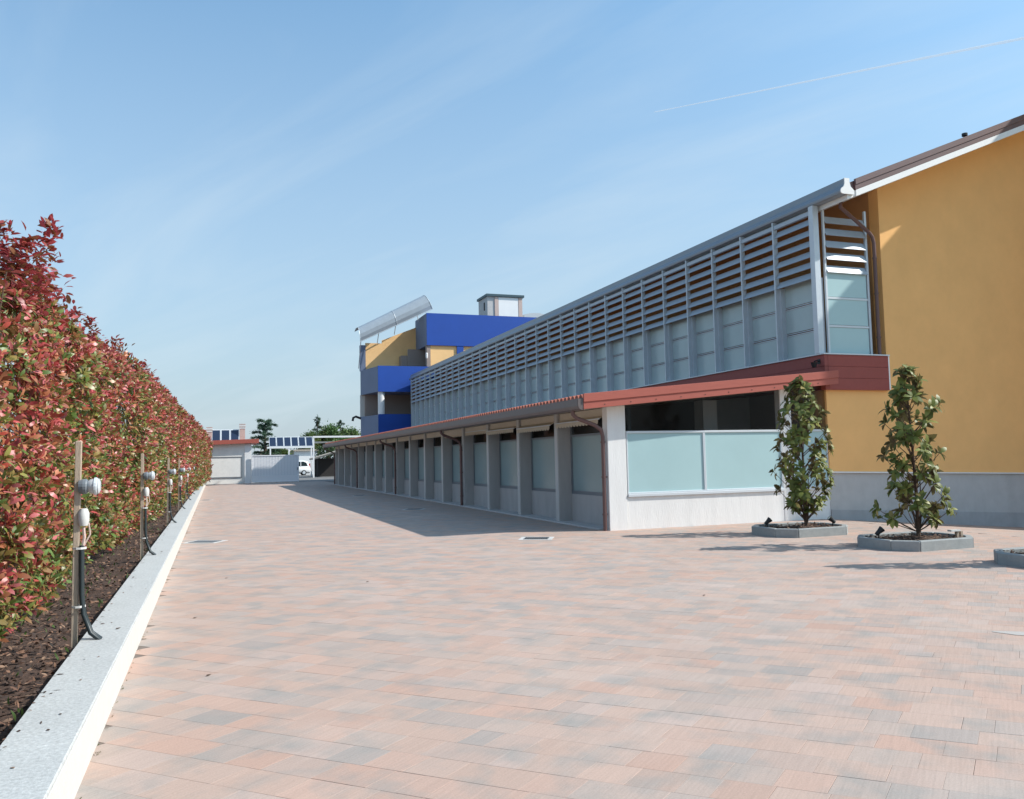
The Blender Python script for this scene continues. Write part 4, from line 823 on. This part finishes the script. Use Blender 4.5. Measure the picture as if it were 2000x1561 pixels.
# ------------------------------------------------------------------ garden lights on wooden stakes
def stake(x, y, h, label, tilt):
    o = empty('garden_light', (x, y, .18)); tag(o, label, 'garden light', 'garden lights on stakes along the hedge')
    MB().prism([(-.022, -.022), (.022, -.022), (.022, .022), (-.022, .022)], 'z', -.12, h).build('stake', Mt['wood'], o, bevel=.004).rotation_euler = (tilt*.6, tilt, 0)
    hd = MB().lathe([(0, -.03), (.05, -.03), (.058, .0), (.058, .02), (.05, .03), (0, .03)], (0, 0, 0), 'x', 16).build('lamp_base', Mt['frame'], o); hd.location = (.05, -.02, 1.27)
    gl = MB().lathe([(.04, .03), (.054, .045), (.061, .08), (.059, .108), (.035, .12), (0, .12)], (0, 0, 0), 'x', 16).build('lamp_lens', Mt['lampglass'], o, smooth=True); gl.location = (.05, -.02, 1.27)
    MB().lathe([(.060, .072), (.067, .077), (.067, .093), (.060, .098)], (.05, -.02, 1.27), 'x', 16).build('lamp_rim', Mt['framelight'], o)
    MB().lathe([(0, -.065), (.03, -.06), (.040, -.025), (.040, .035), (.025, .07), (0, .072)], (.055, -.02, 1.03), 'z', 12).build('junction_box', Mt['whiteplastic'], o, smooth=True)
    MB().tube([(.055, -.02, .96), (.062, -.02, .88), (.05, -.02, .80)], .012, 6).tube([(.09, -.01, .99), (.10, -.01, .90), (.06, -.02, .82)], .006, 5).build('lamp_wire', Mt['pink'], o)
    for dy in (0, .045):
        MB().tube([(.045, -.03+dy*.6, .82), (.05, -.03+dy*.6, .45), (.065, -.035+dy, .30), (.12, -.06+dy, .16), (.19, -.08+dy, .105)], .017, 8).build('conduit', Mt['conduit'], o, smooth=True)
    for z in (.80, .36): MB().lathe([(.045, -.008), (.05, -.008), (.05, .008), (.045, .008)], (.028, -.01, z), 'z', 10).build('cable_tie', Mt['whiteplastic'], o)
lbl = ['nearest garden light on its wooden stake in front of the hedge', 'second garden light on a stake along the kerb', 'third garden light on a stake along the kerb', 'fourth garden light on a stake along the kerb', 'fifth garden light on a stake along the kerb', 'sixth garden light on a stake along the kerb', 'seventh garden light on a stake along the kerb', 'eighth garden light on a stake along the kerb', 'farthest garden light on a stake near the garage']
for k, y in enumerate((7.12, 13.3, 20.4, 26.6, 33, 39.4, 45.8, 52.2, 58.6)): stake(-1.0, y, 1.62-.02*(k % 3), lbl[k], R([.4, -.2, .3, .1, -.3, .2, 0, .2, -.1][k]))

# small dark bits lying on the kerb and the paving
for k, (x, y, z) in enumerate(((-.74, 7.4, KZ+.004), (-.76, 13.6, KZ+.004), (-.20, 9.3, .004), (-.05, 6.75, .004), (.15, 12.3, .004), (1.9, 11.0, .004), (5.2, 8.1, .004))):
    o = MB().add([(0, 0, 0), (.022, .006, .003), (.038, .02, .008), (.02, .03, .005), (.0, .02, .006)], [(0, 1, 2, 3, 4)]).build('fallen_leaf', Mt['chip' if 0 else 'bark']); o.location = (x, y, z)
    tag(o, ['dry leaf on the kerb top by the nearest garden light', 'dry leaf on the kerb top by the second garden light', 'dry leaf on the paving close to the kerb, between the first two lights', 'dry leaf on the foreground paving near the kerb', 'dry leaf on the paving opposite the second garden light', 'dry leaf alone on the open paving in the middle of the yard', 'dry leaf on the paving before the planters'][k], 'leaf', 'dry leaves blown on to the paving')

# ------------------------------------------------------------------ vapour trail, high and far
def contrail():
    a, b = Vector((.59, 1, .49))*6000, Vector((1.42, 1.0, .745))*6000; a.z += 1.6; n = 40; vs_, fs_ = [], []
    for i in range(n+1):
        t = i/n; p = a.lerp(b, t); w = 3.2+13*t; d = (b-a).normalized(); s = d.cross(p.normalized()).normalized(); u = p.normalized()
        for k in range(6): an = k*math.pi/3; vs_.append(tuple(p+s*w*math.cos(an)*(1+.12*math.sin(i*2.1))+u*w*.6*math.sin(an)))
    for i in range(n):
        for k in range(6): fs_.append((i*6+k, i*6+(k+1) % 6, i*6+6+(k+1) % 6, i*6+6+k))
    return MB().add(vs_, fs_).build('contrail', Mt['contrail'])
m = bpy.data.materials.new('vapour'); m.use_nodes = True; n_ = m.node_tree.nodes; n_.remove(n_['Principled BSDF']); df = n_.new('ShaderNodeBsdfDiffuse'); df.inputs['Color'].default_value = (.9, .9, .9, 1)
tl_ = n_.new('ShaderNodeBsdfTranslucent'); tl_.inputs['Color'].default_value = (.9, .9, .9, 1); ad = n_.new('ShaderNodeMixShader'); ad.inputs[0].default_value = .5
tp = n_.new('ShaderNodeBsdfTransparent'); mx = n_.new('ShaderNodeMixShader'); mx.inputs[0].default_value = .40
lk = m.node_tree.links.new; lk(df.outputs[0], ad.inputs[1]); lk(tl_.outputs[0], ad.inputs[2]); lk(tp.outputs[0], mx.inputs[1]); lk(ad.outputs[0], mx.inputs[2]); lk(mx.outputs[0], n_['Material Output'].inputs['Surface'])
Mt['contrail'] = m
tag(contrail(), 'thin white vapour trail high in the sky', 'vapour trail', kind='stuff')
